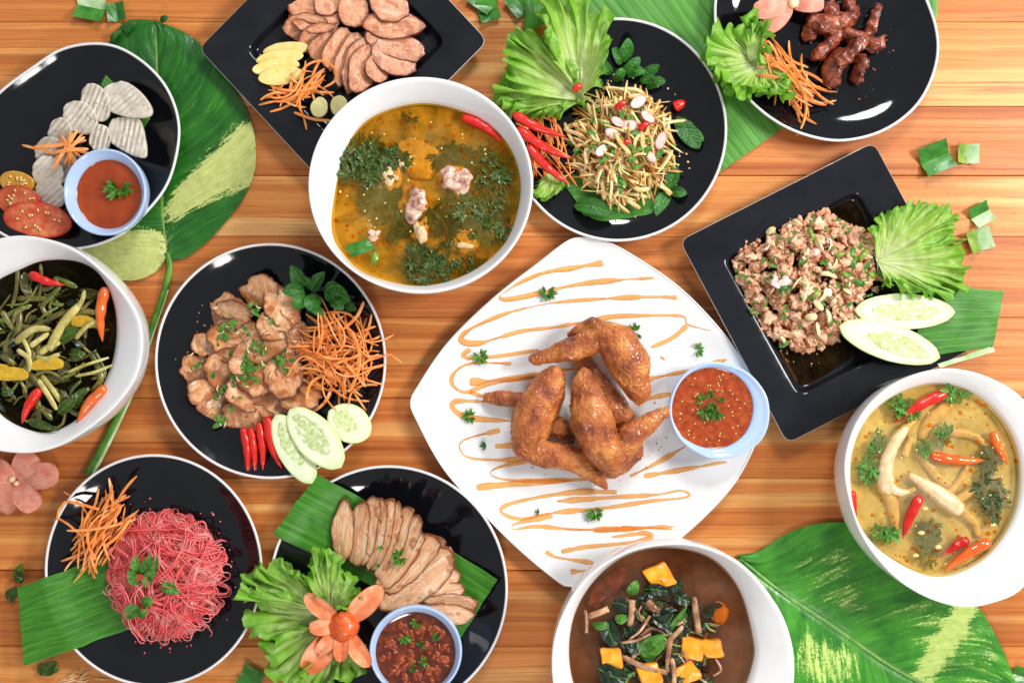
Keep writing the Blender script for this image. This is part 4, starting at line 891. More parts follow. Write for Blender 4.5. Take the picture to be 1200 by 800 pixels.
for i, (a, b, s) in enumerate([(420, 330, 8), (492, 395, 7), (435, 450, 8), (284, 276, 6)]):
    x, y = Z3((a, b))[0]; V, F = tube(path3([(x - s * .7, y + s * .5, 46), (x, y - 1, 48), (x + s * .8, y - s * .6, 46)], 10), 4.2 * np.interp(np.linspace(0, 1, 10), [0, .1, .9, 1], [.7, 1, .9, .5]), 9); mk('chili_piece', V, F, CHILI, salad)
r = random.Random(5); P = []; US = []
for i in range(110):
    a = r.uniform(0, 6.28); q = math.sqrt(r.random()); x = 731 + 58 * q * math.cos(a); y = 170 + 62 * q * math.sin(a); b = r.uniform(0, 6.28); l = r.uniform(7, 15)
    z = 12 + 36 * (1 - q * q) ** .7; v, f, u = leaf(x, y, x + l * math.cos(b), y + l * math.sin(b), l * .25, z, z + 1, 2, n=8, m=5); P.append((v, f)); US.append(u)
V, F = join(P); mk('herb_flecks', V, F, CILANTRO, salad, uv=np.vstack(US), closed=False, kind='stuff')
chili(*Z3((588, 335))[0], *Z3((622, 318))[0], 6.5, 10, 10, 'red chili tip lying alone right of the salad')
def zs(spec, Z, z0, z1):
    out = []
    for a, b, c, d, w in spec:
        (x0, y0), (x1, y1) = Z((a, b), (c, d)); out.append((x0, y0, x1, y1, w, z0, z1))
    return out
leaves('mint_sprig', 'mint sprig at the upper edge of the noodle salad', zs([(420, 200, 395, 150, 9), (415, 190, 445, 120, 11), (430, 225, 480, 180, 11), (440, 230, 500, 225, 10), (490, 235, 540, 205, 10), (480, 250, 535, 245, 9), (390, 230, 370, 190, 10), (500, 270, 560, 255, 9), (400, 250, 430, 215, 9)], Z3, 16, 24), seed=2)
leaves('mint_leaf', 'broad mint leaf right of the noodle salad', zs([(595, 365, 665, 465, 17), (620, 400, 680, 440, 11)], Z3, 12, 14), seed=12)
leaves('mint_sprig', 'mint sprig at the lower right of the noodle salad', zs([(570, 590, 585, 500, 13), (575, 595, 628, 605, 10), (570, 600, 530, 675, 13)], Z3, 11, 14), seed=15)
leaves('mint_leaf', 'broad mint leaf at the lower left of the noodle salad', zs([(275, 640, 400, 672, 17)], Z3, 14, 16), seed=18)

# ------------------------------------------------------------------ top right plate
def flower(name, label, petals, centre, m, z, core, cm, seed=0, fold=.12, arch=6, wide=.5, tipe=.62):
    root = empty(name, centre[0], centre[1], z, label, 'flower')
    for i, (tx, ty, w, dz) in enumerate(petals):
        V, F, U = leaf(centre[0], centre[1], tx, ty, w, z + 4, z + 4 + dz, arch=arch, fold=fold, seed=seed + i, n=20, m=13, shape=wide, quilt=.15, tipe=tipe)
        t = V.copy(); t[:, 2] -= 1.6; n = len(V); k = gridF(20, 13); V2 = np.vstack([V, t]); F2 = F + [tuple(n + j for j in q[::-1]) for q in F]
        bd = [j for j in range(13)] + [i * 13 + 12 for i in range(1, 20)] + [19 * 13 + j for j in range(11, -1, -1)] + [i * 13 for i in range(18, 0, -1)]
        F2 += [(bd[j], bd[(j + 1) % len(bd)], n + bd[(j + 1) % len(bd)], n + bd[j]) for j in range(len(bd))]
        mk('petal', V2, F2, m, root)
    for (x, y, r, rz, zz) in core:
        V, F = blob(x, y, zz, r, r, rz, seed, .12, 2.0, 3); mk('flower_core', V, F, cm, root)
    return root
flower('pink_flower', 'salmon pink flower at the top edge on the dark pork plate', [(882, 14, 15, 8), (896, 36, 14, 6), (966, 2, 15, 8), (905, -32, 17, 8), (950, -32, 16, 8)], (930, 6), ORCHID, 20, [(930, 4, 6, 5, 28)], ORCEN, 3, .1, 6, .62, .36)
lett('lettuce_frill', 'curly lettuce frill left of the carrot on the top right plate', [
    (Z4((210, 60), (180, 40), (160, 70), (110, 95), (50, 110), (30, 160), (50, 220), (80, 260), (120, 300), (170, 310)), Z4((220, 190))[0], 24, 14, 9, 9, 3),
    (Z4((160, 300), (200, 290), (240, 300), (300, 310), (305, 270), (280, 225)), Z4((220, 200))[0], 24, 8, 8, 6, 4),
    (Z4((160, 100), (190, 50), (240, 80), (245, 130), (230, 170)), Z4((185, 190))[0], 30, 14, 8, 5, 5)], 11)
strips('carrot_heap', 'heap of shredded carrot on the top right plate', *Z4((300, 235))[0], 44, 20, 58, .85, .35, (44, 76), 14, 20, (1.5, 2.2), 13, rot=.85)
jk = [[(480, -10), (500, 30), (520, 60)], [(360, 60), (430, 75), (520, 55)], [(370, 40), (400, 90), (490, 120)], [(590, 15), (570, 60), (550, 110)], [(600, 130), (560, 140), (490, 120)], [(500, 170), (450, 190), (440, 270)], [(530, 170), (525, 210), (520, 260)],
      [(380, 190), (420, 150), (470, 100)], [(370, 130), (370, 95), (390, 60)], [(440, 0), (440, 40), (470, 80)], [(540, 100), (510, 150), (450, 200)], [(470, 100), (530, 120), (590, 150)]]
jw = [8, 10, 9, 7.5, 8.5, 11, 9, 9, 8, 8, 10, 9]
for i, p in enumerate(jk):
    q = Z4(*p); zb = [16, 24, 20, 16, 18, 18, 14, 22, 14, 20, 28, 26][i]; pp = path3([(*q[0], zb), (*q[1], zb + 3), (*q[2], zb)], 60); V, F = tube(pp, 1.12 * jw[i] * np.interp(np.linspace(0, 1, 60), [0, .04, .3, .55, .7, .95, 1], [.3, .7, 1.05, .85, 1, .7, .25]), 26, flat=.72, roll=i * .7)
    n_ = fbm(V * .16 + i * 9, i, 3); n_ = fbm(V * .09 + i * 9, i, 2); V = V + np.c_[2.6 * n_, 2.6 * fbm(V * .09 + 50 + i, i + 3, 2), 2.2 * fbm(V * .11 + 90, i + 5, 2)] + .8 * np.c_[vn(V * .25, 4), vn(V * .25 + 7, 5), vn(V * .25 + 3, 6)]; V = V + .35 * np.c_[vn(V * .6, 1), vn(V * .6 + 9, 2), vn(V * .6 + 5, 3)]
    where = ['upright at the top of the heap', 'lying across the upper middle', 'bent at the centre', 'sticking out at the upper right', 'pointing to the right end', 'thick and lowest of the heap', 'short, beside the lowest one', 'leaning on the carrot', 'dark, at the far left', 'short, below the flower', 'lying diagonally on top of the heap', 'curved along the right'][i]
    mk('fried_pork_strip', V, F, JERKY, label='dark fried pork strip ' + where, cat='fried pork', group='dark fried pork strips')

# ------------------------------------------------------------------ minced pork tray
lett('lettuce_leaf_pair', 'frilly lettuce leaf to the right of the minced pork', [
    (Z5((505, 240), (545, 195), (600, 162), (680, 155), (750, 183), (725, 228), (760, 260)), Z5((545, 320))[0], 26, 10, 6, 6, 1),
    (Z5((700, 240), (765, 298), (770, 370), (720, 410), (640, 405), (560, 385)), Z5((540, 315))[0], 28, 9, 6, 6, 2)], 21)
larb = empty('minced_pork_salad', 950, 330, 9, 'heap of spicy minced pork with herbs on the square tray', 'salad')
poly = Z5((170, 335), (205, 270), (265, 235), (350, 215), (365, 170), (420, 195), (470, 225), (525, 255), (545, 330), (560, 375), (500, 420), (470, 470), (430, 520), (370, 545), (300, 520), (245, 490), (205, 420), (205, 380))
r = random.Random(31); P = []; n = 0; cx, cy = 950, 325
while n < 560:
    x, y = r.uniform(855, 1045), r.uniform(235, 415)
    if not inpoly(np.array([[x, y]]), poly)[0]: continue
    q = min(1, math.hypot((x - cx) / 92, (y - cy) / 86)); z = 11 + 30 * (1 - q * q) * r.random() ** .5; s = r.uniform(3.0, 8)
    P.append(blob(x, y, z, s, s * r.uniform(.6, .95), s * r.uniform(.6, .9), n, .75, 1.9, 3, r.uniform(0, 3), (r.gauss(0, .3), r.gauss(0, .3)))); n += 1
V, F = join(P); mk('pork_crumbs', V, F, MINCE, larb, kind='stuff')
P = []
for i in range(34):
    x, y = r.gauss(cx, 38), r.gauss(cy, 34)
    if not inpoly(np.array([[x, y]]), poly)[0]: continue
    q = min(1, math.hypot((x - cx) / 92, (y - cy) / 86)); z = 15 + 30 * (1 - q * q); a = r.uniform(0, 6.28); l = r.uniform(5, 11); b = r.uniform(-.3, .3)
    V, F = tube(path3([(x - l * math.cos(a), y - l * math.sin(a), z), (x + b * l * math.sin(a), y - b * l * math.cos(a), z + 4), (x + l * math.cos(a), y + l * math.sin(a), z)], 10), r.uniform(2.6, 5) * np.interp(np.linspace(0, 1, 10), [0, .2, .8, 1], [.5, 1, 1, .4]), 6, flat=.16, roll=r.uniform(-1.2, 1.2))
    mk('onion_sliver', V, F, [ONION, ONION, SHALLOT][i % 3], larb)
P = []; US = []
for i in range(150):
    x, y = r.uniform(865, 1035), r.uniform(240, 410)
    if not inpoly(np.array([[x, y]]), poly)[0]: continue
    q = min(1, math.hypot((x - cx) / 92, (y - cy) / 86)); z = 16 + 29 * (1 - q * q); b = r.uniform(0, 6.28); l = r.uniform(4, 11)
    v, f, u = leaf(x, y, x + l * math.cos(b), y + l * math.sin(b), l * .3, z, z + r.uniform(-1, 2), 1.5, n=7, m=5); P.append((v, f)); US.append(u)
V, F = join(P); mk('herb_flecks', V, F, CILANTRO, larb, uv=np.vstack(US), closed=False, kind='stuff')
for i, (a, b) in enumerate([(370, 250), (475, 320), (500, 300), (490, 370), (440, 300), (420, 340), (380, 400), (300, 385), (455, 350), (470, 300), (520, 350), (350, 410)]):
    x, y = Z5((a, b))[0]; a_ = r.uniform(0, 3.1); l = r.uniform(4, 9); q = min(1, math.hypot((x - cx) / 92, (y - cy) / 86)); z = 18 + 28 * (1 - q * q)
    V, F = tube([(x - l * math.cos(a_), y - l * math.sin(a_), z), (x, y, z + 1.5), (x + l * math.cos(a_), y + l * math.sin(a_), z)], 3, 8, flat=.7); mk('spring_onion_piece', V, F, [GREENCH, SPRING][i % 2], larb)
FILM = broth_mat('meat_juice', (150, 120, 80), [(.3, (58, 44, 24)), (.7, (96, 74, 42))], .35, 60, .05, spots=(420, .64, (150, 104, 50)))
o_ = spline(Z5((165, 330), (260, 220), (400, 160), (480, 150), (520, 200), (560, 330), (570, 470), (470, 560), (345, 640), (290, 590), (230, 480)), 90)
c_ = o_.mean(0); V, F = loft([np.c_[c_ + (o_ - c_) * k, np.full(90, h_)] for k, h_ in ((1, 9.2), (.97, 9.9), (.6, 10), (.1, 10))], False, True)
mk('meat_juice', V, F, FILM, closed=False, label='thin film of brown meat juice in the square tray well', cat='sauce')
cucumber(*Z5((440, 480), (695, 560)), 44, 33, (.0, .05), 'lower cucumber slice fanned beside the minced pork', 1, (.28, .9))
cucumber(*Z5((478, 440), (733, 445)), 42, 29, (.0, .05), 'upper cucumber slice fanned beside the minced pork', 2, (.18, .86))

# ------------------------------------------------------------------ grilled pork plate
pk = [(350, 185, 52, 36, 0, 12), (243, 225, 52, 34, .2, 11), (250, 262, 62, 42, -.2, 15), (185, 345, 34, 36, 0, 12), (160, 420, 50, 46, .2, 13), (215, 505, 66, 56, -.1, 13), (300, 562, 66, 34, .1, 13), (395, 500, 60, 52, .4, 14),
      (470, 490, 58, 44, 0, 15), (270, 330, 62, 50, .3, 18), (250, 420, 62, 56, 0, 19), (310, 490, 60, 52, .4, 20), (430, 345, 56, 70, .2, 18), (415, 235, 40, 66, -.5, 19), (345, 330, 66, 56, 0, 23), (340, 430, 60, 66, .2, 25), (420, 430, 56, 56, .1, 23), (320, 395, 50, 46, .3, 28), (390, 290, 46, 40, .5, 25)]
lbl = ['topmost roundish', 'upper left back', 'large pale upper left', 'small left edge', 'leftmost', 'large lower left', 'lowest long', 'lower middle', 'one under the carrot', 'left inner', 'inner lower left', 'inner lower', 'right inner', 'narrow mauve upper', 'upper central', 'central', 'right central', 'top central', 'small right upper']
for i, (a, b, rx, ry, an, z) in enumerate(pk):
    x, y = Z7((a, b))[0]; th_ = np.linspace(0, 2 * PI, 56, endpoint=False); o = ell(x, y, rx / 2.15, ry / 2.15, 56, an)
    rr = 1 + .26 * fbm(np.c_[np.cos(th_) * 1.2, np.sin(th_) * 1.2, np.full(56, i * 3.3)], i, 4) + .06 * vn(np.c_[np.cos(th_) * 5, np.sin(th_) * 5, np.full(56, i)], i)
    o = np.array([x, y]) + (o - np.array([x, y])) * rr[:, None]; rd = random.Random(i); V, F, E = slab(o, z, 3.6, (rd.gauss(0, .24), rd.gauss(0, .22)), i, .9, dome=.0, nf=.09, bevel=.1)
    ga = rd.uniform(0, 3.1); mk('grilled_pork_slice', V, F, PORKG, attr={'edge': E}, uv=np.c_[((V[:, 0] - x) * math.cos(ga) + (V[:, 1] - y) * math.sin(ga)) / 50 + .4, ((V[:, 1] - y) * math.cos(ga) - (V[:, 0] - x) * math.sin(ga)) / 30], label=lbl[i] + ' grilled pork slice on the plate with four chilies', cat='pork slice', group='grilled pork slices')
r = random.Random(8); top = empty('herb_topping', 285, 420, 28, 'chopped herbs and toasted rice scattered over the grilled pork', 'herb')
P = []; US = []; Q = []; S3 = []
for (a, b, s, k) in [(215, 320, 26, 14), (310, 430, 34, 26), (175, 410, 28, 10), (245, 505, 30, 12), (410, 295, 26, 12), (285, 385, 26, 12), (410, 390, 30, 14), (340, 350, 26, 10), (230, 570, 20, 8), (300, 270, 40, 10), (330, 240, 26, 8), (240, 300, 30, 10)]:
    for i in range(k):
        x, y = Z7((r.gauss(a, s * .6), r.gauss(b, s * .5)))[0]; l = r.uniform(5, 12); bb = r.uniform(0, 6.28); z = 34 - 14 * min(1, math.hypot(x - 297, y - 425) / 62) ** 1.5 + r.uniform(0, 3)
        v, f, u = leaf(x, y, x + l * math.cos(bb), y + l * math.sin(bb), l * .34, z, z + r.uniform(-1, 2), 1.2, n=7, m=5); P.append((v, f)); US.append(u)
        x2, y2 = Z7((r.gauss(a, s * 1.1), r.gauss(b, s)))[0]; Q.append(blob(x2, y2, z - 1, 1.6, 1.1, .9, i, .2, 1, 1, bb))
        if i % 4 == 0: S3.append(tube([(x2, y2, z), (x2 + 3 * math.cos(bb), y2 + 3 * math.sin(bb), z + 1), (x2 + 7 * math.cos(bb + .4), y2 + 7 * math.sin(bb + .4), z)], 1.0, 5, flat=.5))
V, F = join(P); mk('herb_flecks', V, F, CILANTRO, top, uv=np.vstack(US), closed=False, kind='stuff')
V, F = join(Q); mk('toasted_rice', V, F, BAMBOOD, top, kind='stuff'); V, F = join(S3); mk('shallot_slivers', V, F, ONION, top, kind='stuff')
leaves('mint_sprig', 'mint sprig above the carrot on the grilled pork plate', zs([(470, 175, 440, 105, 12), (480, 190, 415, 185, 12), (490, 200, 450, 235, 12), (500, 180, 545, 125, 12), (510, 190, 500, 245, 13), (540, 190, 620, 215, 15), (540, 185, 590, 165, 12), (560, 200, 600, 240, 12), (480, 165, 505, 150, 10), (600, 220, 640, 240, 8), (500, 215, 540, 260, 11)], Z7, 22, 30), seed=30)
cucumber(*Z7((555, 545), (680, 620)), 44, 22, (0, .08), 'right cucumber slice at the rim below the carrot', 4, (.1, .7))
cucumber(*Z7((395, 555), (505, 765)), 40, 25, (.0, .0), 'left cucumber slice beside the four chilies', 5, (.1, .72))
cucumber(*Z7((435, 540), (595, 715)), 47, 29, (.05, .05), 'middle cucumber slice on top of the other two', 6, (.1, .78))
for i, (a, b, c, d) in enumerate([(296, 596, 308, 740), (318, 596, 330, 735), (344, 580, 354, 726), (372, 562, 414, 722)]):
    (x0, y0), (x1, y1) = Z7((a, b), (c, d)); chili(x0, y0, x1, y1, [5.2, 4.8, 5.2, 6.6][i], 16, 13, ['leftmost', 'second from left', 'third from left', 'rightmost and thickest'][i] + ' red chili below the grilled pork', bend=[-.05, -.04, -.04, .06][i])
strips('carrot_heap', 'big tangled heap of shredded carrot beside the grilled pork', *Z7((588, 385))[0], 42, 50, 84, .9, 1.0, (36, 74), 16, 34, (1.5, 2.3), 17, curve=.5,
       extra=[[(*Z7((425, 440))[0], 30), (*Z7((480, 380))[0], 42), (*Z7((560, 430))[0], 46)], [(*Z7((560, 400))[0], 40), (*Z7((640, 440))[0], 38), (*Z7((722, 468))[0], 28)], [(*Z7((420, 415))[0], 34), (*Z7((520, 420))[0], 42), (*Z7((600, 460))[0], 36)], [(*Z7((660, 215))[0], 30), (*Z7((640, 260))[0], 34), (*Z7((600, 300))[0], 38)]])

# ------------------------------------------------------------------ pink noodle plate
nd = empty('pink_noodles', 193, 675, 8, 'tangled heap of bright pink rice noodles', 'noodles'); r = random.Random(3); P = []
for i in range(170):
    p = heap_path(193 + r.gauss(0, 4), 676 + r.gauss(0, 4), 75, 81, 10, 38, r.randint(26, 60), 2.6, r, .15, .8)
    for k in range(r.randint(2, 5)):                        # strands cling together in bundles
        n_ = len(p); o_ = np.c_[np.full(n_, r.gauss(0, 1.8)), np.full(n_, r.gauss(0, 1.8)), np.full(n_, r.gauss(0, 1.0))] + np.c_[vn(p * .06 + k * 9, i), vn(p * .06 + 40 + k * 9, i), .4 * vn(p * .06 + 80, i)] * 2.6
        a_ = r.randint(0, 8); b_ = n_ - r.randint(0, 8); P.append(tube((p + o_)[a_:b_], r.uniform(.42, .9), 5, flat=.8))
V, F = blob(193, 676, 12, 64, 70, 24, 5, .12, 2.0, 4); V[:, 2] = np.maximum(V[:, 2], 9); mk('noodle_core', V, F, NOODLE, nd)
V, F = join(P); mk('noodle_strands', V, F, NOODLE, nd, kind='stuff')
strips('carrot_heap', 'fan of shredded carrot beside the pink noodles', *Z9((325, 325))[0], 36, 26, 46, -.95, .35, (40, 82), 16, 20, (1.5, 2.3), 19, rot=-.9,
       extra=[[(*Z9((205, 232))[0], 26), (*Z9((250, 240))[0], 30), (*Z9((310, 258))[0], 28)], [(*Z9((205, 232))[0], 26), (*Z9((185, 260))[0], 26), (*Z9((178, 290))[0], 25)], [(*Z9((345, 180))[0], 24), (*Z9((345, 215))[0], 28), (*Z9((320, 260))[0], 30)], [(*Z9((175, 285))[0], 24), (*Z9((215, 305))[0], 28), (*Z9((260, 345))[0], 28)]])
leaves('herb_sprig', 'green herb leaves lying on top of the pink noodles', zs([(430, 460, 425, 400, 9), (440, 470, 470, 400, 10), (450, 480, 485, 450, 10), (420, 500, 405, 440, 9), (470, 500, 440, 460, 9), (430, 560, 395, 600, 11), (440, 560, 480, 540, 9), (500, 500, 560, 520, 10), (540, 480, 510, 520, 9), (425, 590, 460, 570, 8), (470, 470, 490, 400, 8)], Z9, 44, 46), seed=50, m=CILANTRO)
for i, (a, b) in enumerate([(435, 470), (445, 415)]):
    x, y = Z9((a, b))[0]; V, F, E = slab(ell(x, y, 5, 4, 20), 49, 2, (0, 0), i, .3); mk('chili_ring', V, F, CHSTEM, attr={'edge': E}, label=['reddish chili ring among herbs on the pink noodles', 'small reddish chili ring at the top of the noodle herbs'][i], cat='chili')

# ------------------------------------------------------------------ roast pork plate
sp = [((422, 385), (432, 165), 16), ((465, 400), (490, 168), 15), ((488, 395), (530, 145), 15), ((508, 405), (560, 148), 15), ((520, 415), (592, 158), 15), ((535, 430), (618, 168), 15), ((545, 440), (650, 185), 16), ((555, 450), (690, 215), 18), ((540, 470), (700, 255), 20), ((545, 490), (755, 285), 22)]
slices('roast_pork_slice', [(*Z10(a, b), w * 1.25, 1, -2.5) for a, b, w in sp], PORK, 3.6, 15, 1.6, lambda i: f'{ORD[i]} upright roast pork slice from the left of the fan', 'pork slice', 'fanned roast pork slices', 70, .42, .6, .45, .1, 1.5)
sp = [((700, 520), (890, 530), 24), ((680, 505), (850, 465), 22), ((690, 490), (832, 415), 22), ((560, 480), (770, 300), 30), ((555, 545), (812, 335), 40), ((600, 560), (888, 560), 24)]
slices('roast_pork_slice', [(*Z10(a, b), w, -1, 1) for a, b, w in sp], PORK, 5, 20, 1.7, lambda i: ['right end', 'upper right', 'middle right', 'long diagonal', 'broad pinkish front', 'lowest dark-edged'][i] + ' roast pork slice above the dark dip cup', 'pork slice', 'fanned roast pork slices', 90, .15, .7, .42, .1, 1.15)
herb_bits([(*Z10((548, 320))[0], 9), (*Z10((620, 365))[0], 14), (*Z10((545, 385))[0], 9), (*Z10((548, 240))[0], 5), (*Z10((595, 345))[0], 9)], 44, lambda i: ['cilantro bit above the larger sprig on the roast pork', 'largest cilantro sprig on the roast pork', 'cilantro bit low on the fanned roast pork', 'tiny cilantro fleck high on the fanned roast pork', 'cilantro bit touching the larger sprig on roast pork'][i], seed=40)
lett('lettuce_bed', 'ruffled green lettuce under the tomato flower', [
    (Z10((130, 470), (90, 480), (42, 505), (45, 455), (90, 420), (140, 380), (200, 375), (280, 400), (330, 440)), Z10((370, 560))[0], 24, 14, 7, 5, 1),
    (Z10((290, 420), (300, 335), (345, 345), (385, 325), (440, 390), (485, 430), (490, 480), (440, 520)), Z10((370, 570))[0], 28, 22, 7, 5, 2),
    (Z10((360, 480), (220, 480), (110, 490), (95, 560), (95, 640), (140, 660), (200, 640), (280, 620)), Z10((390, 570))[0], 22, 10, 7, 6, 3),
    (Z10((300, 600), (200, 640), (140, 690), (150, 730), (180, 790), (230, 810), (290, 760), (330, 680)), Z10((400, 590))[0], 24, 12, 7, 5, 4),
    (Z10((320, 660), (270, 760), (260, 860), (330, 860), (400, 800), (470, 790), (495, 750), (480, 680)), Z10((410, 620))[0], 18, 10, 7, 6, 5)], 31)
C10 = Z10((420, 600))[0]
flower('tomato_flower', 'carved orange tomato flower on the lettuce', [(*Z10((288, 490))[0], 15, 10), (*Z10((302, 604))[0], 14, 14), (*Z10((558, 464))[0], 20, 10), (*Z10((284, 764))[0], 23, 4), (*Z10((414, 726))[0], 13, 14), (*Z10((514, 746))[0], 15, 6), (*Z10((330, 700))[0], 13, 12)], C10, FLOWER, 34, [(C10[0] + 1, C10[1] + 1, 17, 14, 46)], FLCORE, 9, .34, 7, .7, .5)
r = random.Random(12)
P = [blob(487 + 40 * math.sqrt(q) * math.cos(a), 764 + 40 * math.sqrt(q) * math.sin(a), B15.zs - .8, r.uniform(2.5, 8), r.uniform(2, 5), 2.2, i, .55, 1.3, 2, a) for i in range(80) for a, q in [(r.uniform(0, 6.28), r.random())]]
V, F = join(P); mk('dip_chunks', V, F, FLAKE, label='chopped chili and tomato bits floating in the dark dip', cat='chili', kind='stuff')
herb_bits([(*Z10((630, 640))[0], 11), (*Z10((680, 590))[0], 10), (*Z10((690, 675))[0], 9), (*Z10((745, 640))[0], 8), (*Z10((700, 725))[0], 8), (*Z10((665, 750))[0], 7)], B15.zs + 1.5, lambda i: 'cilantro bit ' + ['at the left', 'near the top', 'at the centre', 'at the right', 'low on the right', 'low in the middle'][i] + ' of the dark chili dip', seed=60, m=GREENCH and CILANTRO)

# ------------------------------------------------------------------ fried chicken wings
def wing(name, chains, label, seed, vox=.9):
    """skin grown round tapering bones: chains of (x, y, z, r) in picture mm"""
    P = []
    for ch in chains:
        S = path3(ch, 26)
        for k in range(26): 
            b, f = ico(2); P.append((b * S[k, 3] * np.array([1, 1, .82]) + S[k, :3], f))
    V, F = join(P); W = px2w(V, 30)
    me = bpy.data.meshes.new('tmp'); me.from_pydata(W.tolist(), [], F); o = bpy.data.objects.new('tmp', me); COL.objects.link(o)
    m = o.modifiers.new('r', 'REMESH'); m.mode = 'VOXEL'; m.voxel_size = vox * 1e-3
    sm = o.modifiers.new('s', 'SMOOTH'); sm.iterations = 8; sm.factor = .5
    dg = bpy.context.evaluated_depsgraph_get(); ev = o.evaluated_get(dg); m2 = ev.to_mesh()
    n = len(m2.vertices); X = np.empty(n * 3); m2.vertices.foreach_get('co', X); X = X.reshape(-1, 3); Nn = np.empty(n * 3); m2.vertices.foreach_get('normal', Nn); Nn = Nn.reshape(-1, 3)
    F = [tuple(p.vertices) for p in m2.polygons]; ev.to_mesh_clear(); bpy.data.objects.remove(o)
    M = X * 1000 + seed * 31
    d = 2.2 * fbm(M * .06, seed, 2) + .9 * np.abs(fbm(M * .2, seed + 5, 2)) + (.8 * np.abs(vn(M * .45, seed + 6)) + .5 * fbm(M * .8, seed + 9, 2)) * np.clip(1 + 1.6 * vn(M * .05, seed + 11), .15, 1.6)
    X = X + Nn * d[:, None] * 1e-3
    return mk(name, X, F, WING, world=True, label=label, cat='chicken wing', group='fried chicken wings')
def zc(*p): return [(*Z13((a, b))[0], z, rr / 3.7) for a, b, z, rr in p]
wing('fried_chicken_wing', [zc((380, 235, 18, 50), (440, 330, 22, 62), (520, 440, 22, 62), (570, 520, 20, 50)), zc((560, 520, 20, 60), (560, 620, 22, 66), (500, 690, 20, 40))], 'fried chicken wing mostly hidden at the bottom of the pile', 1)
wing('fried_chicken_wing', [zc((90, 395, 18, 34), (40, 392, 17, 30), (-28, 388, 15, 16)), zc((90, 395, 18, 34), (250, 500, 20, 50), (320, 560, 18, 30))], 'fried chicken wing whose tip points left under the pile', 2)
wing('fried_chicken_wing', [zc((245, 300, 34, 52), (215, 370, 36, 84), (160, 480, 36, 92), (140, 570, 34, 68)), zc((140, 590, 34, 62), (220, 630, 32, 60), (330, 640, 30, 56), (410, 700, 27, 40), (475, 772, 22, 12))], 'left fried chicken wing bent with its tip towards the bottom', 3)
wing('fried_chicken_wing', [zc((430, 85, 44, 32), (500, 140, 46, 78), (560, 230, 46, 92), (590, 320, 44, 68), (610, 390, 42, 28)), zc((450, 120, 44, 54), (380, 160, 42, 56), (290, 190, 38, 46), (165, 222, 34, 22)), zc((440, 80, 40, 30), (390, 85, 36, 34), (325, 118, 32, 16))], 'upper right fried chicken wing with its tip pointing left', 4)
wing('fried_chicken_wing', [zc((378, 285, 46, 34), (385, 360, 50, 66), (400, 450, 50, 88), (440, 560, 47, 84), (490, 650, 42, 58)), zc((490, 650, 42, 56), (550, 580, 44, 58), (620, 500, 44, 50), (732, 440, 40, 24))], 'front fried chicken wing with its tip pointing right', 5)

dz = empty('sauce_drizzle', 688, 482, 8, 'orange sauce drizzled in zigzags over the white plate', 'sauce')
DR = [[(440, 70), (380, 80), (300, 95), (230, 130), (215, 148), (260, 145), (400, 115), (550, 103)],
      [(600, 145), (520, 145), (420, 150), (330, 158), (230, 180), (150, 215), (130, 238), (170, 245), (260, 220), (340, 210), (420, 195), (470, 187), (560, 185), (615, 187), (625, 205), (675, 218)], [(622, 208), (590, 235), (545, 255)],
      [(150, 258), (135, 275), (200, 275), (300, 260)], [(240, 290), (150, 290), (112, 315), (115, 340), (145, 352), (200, 330), (290, 315), (380, 300)], [(150, 352), (200, 372), (120, 372), (115, 390), (150, 408), (240, 415)],
      [(215, 435), (140, 455), (128, 475), (150, 495), (220, 500), (290, 497), (215, 515), (195, 530), (230, 543), (330, 545), (440, 540)], [(165, 560), (250, 552), (370, 545)],
      [(470, 570), (380, 570), (280, 585), (225, 600), (220, 615), (260, 628), (330, 615), (440, 605), (540, 590), (625, 580), (610, 566), (560, 575), (450, 582), (340, 590)], [(330, 622), (250, 638), (245, 650), (300, 645), (400, 652), (600, 645)],
      [(350, 700), (400, 690), (500, 680), (545, 668), (530, 660), (460, 668)], [(315, 700), (340, 712), (420, 725)], [(370, 745), (420, 740)], [(530, 326), (580, 315), (650, 300), (710, 280)], [(520, 370), (590, 355)], [(500, 535), (560, 505), (620, 470)], [(530, 535), (620, 520), (710, 503)], [(205, 470), (250, 468)], [(565, 275), (575, 282)], [(150, 330), (240, 325), (300, 318)], [(420, 655), (540, 648), (600, 652)]]
for i, p in enumerate(DR):
    S = spline(Z8(*p), max(8, len(p) * 12), False); n = len(S); u = np.arange(n)
    R = np.clip(2.3 + 1.8 * vn(np.c_[S * .045, np.full(n, i)], i) + .5 * vn(np.c_[S * .15, np.full(n, i)], i), .6, 4.0); R[0] *= 1.3; R[:6] *= 1.35
    V, F = tube(np.c_[S, [P8.h(*q) + .25 for q in S]], R * np.interp(u, [0, 1, n - 6, n - 1], [.6, 1, 1, .4]), 8, flat=.2); mk('sauce_line', V, F, DRIZ, dz)
herb_bits([(641, 343, 14), (745, 389, 14), (563, 417, 12), (550, 488, 15), (571, 521, 11), (699, 601, 14), (633, 600, 6), (817, 410, 10)], lambda x, y: P8.h(x, y) + .8,
          lambda i: ['cilantro leaf near the top of the white plate', 'cilantro leaf beside the upper right chicken wing', 'cilantro leaf at the upper left of the white plate', 'long cilantro leaf left of the chicken wings', 'small cilantro leaf below the long one left of the wings', 'cilantro leaf below the chicken wings', 'tiny cilantro fleck at the lower left of the white plate', 'dark cilantro leaf above the sweet chili dip'][i], seed=80)
herb_bits([(822, 470, 11), (833, 462, 9), (826, 482, 12), (840, 485, 12), (845, 466, 9), (834, 476, 10)], B9.zs + .6, lambda i: 'cilantro bit ' + ['at the left', 'at the top', 'at the lower left', 'at the lower right', 'at the upper right', 'in the middle'][i] + ' of the sweet chili dip', seed=95)
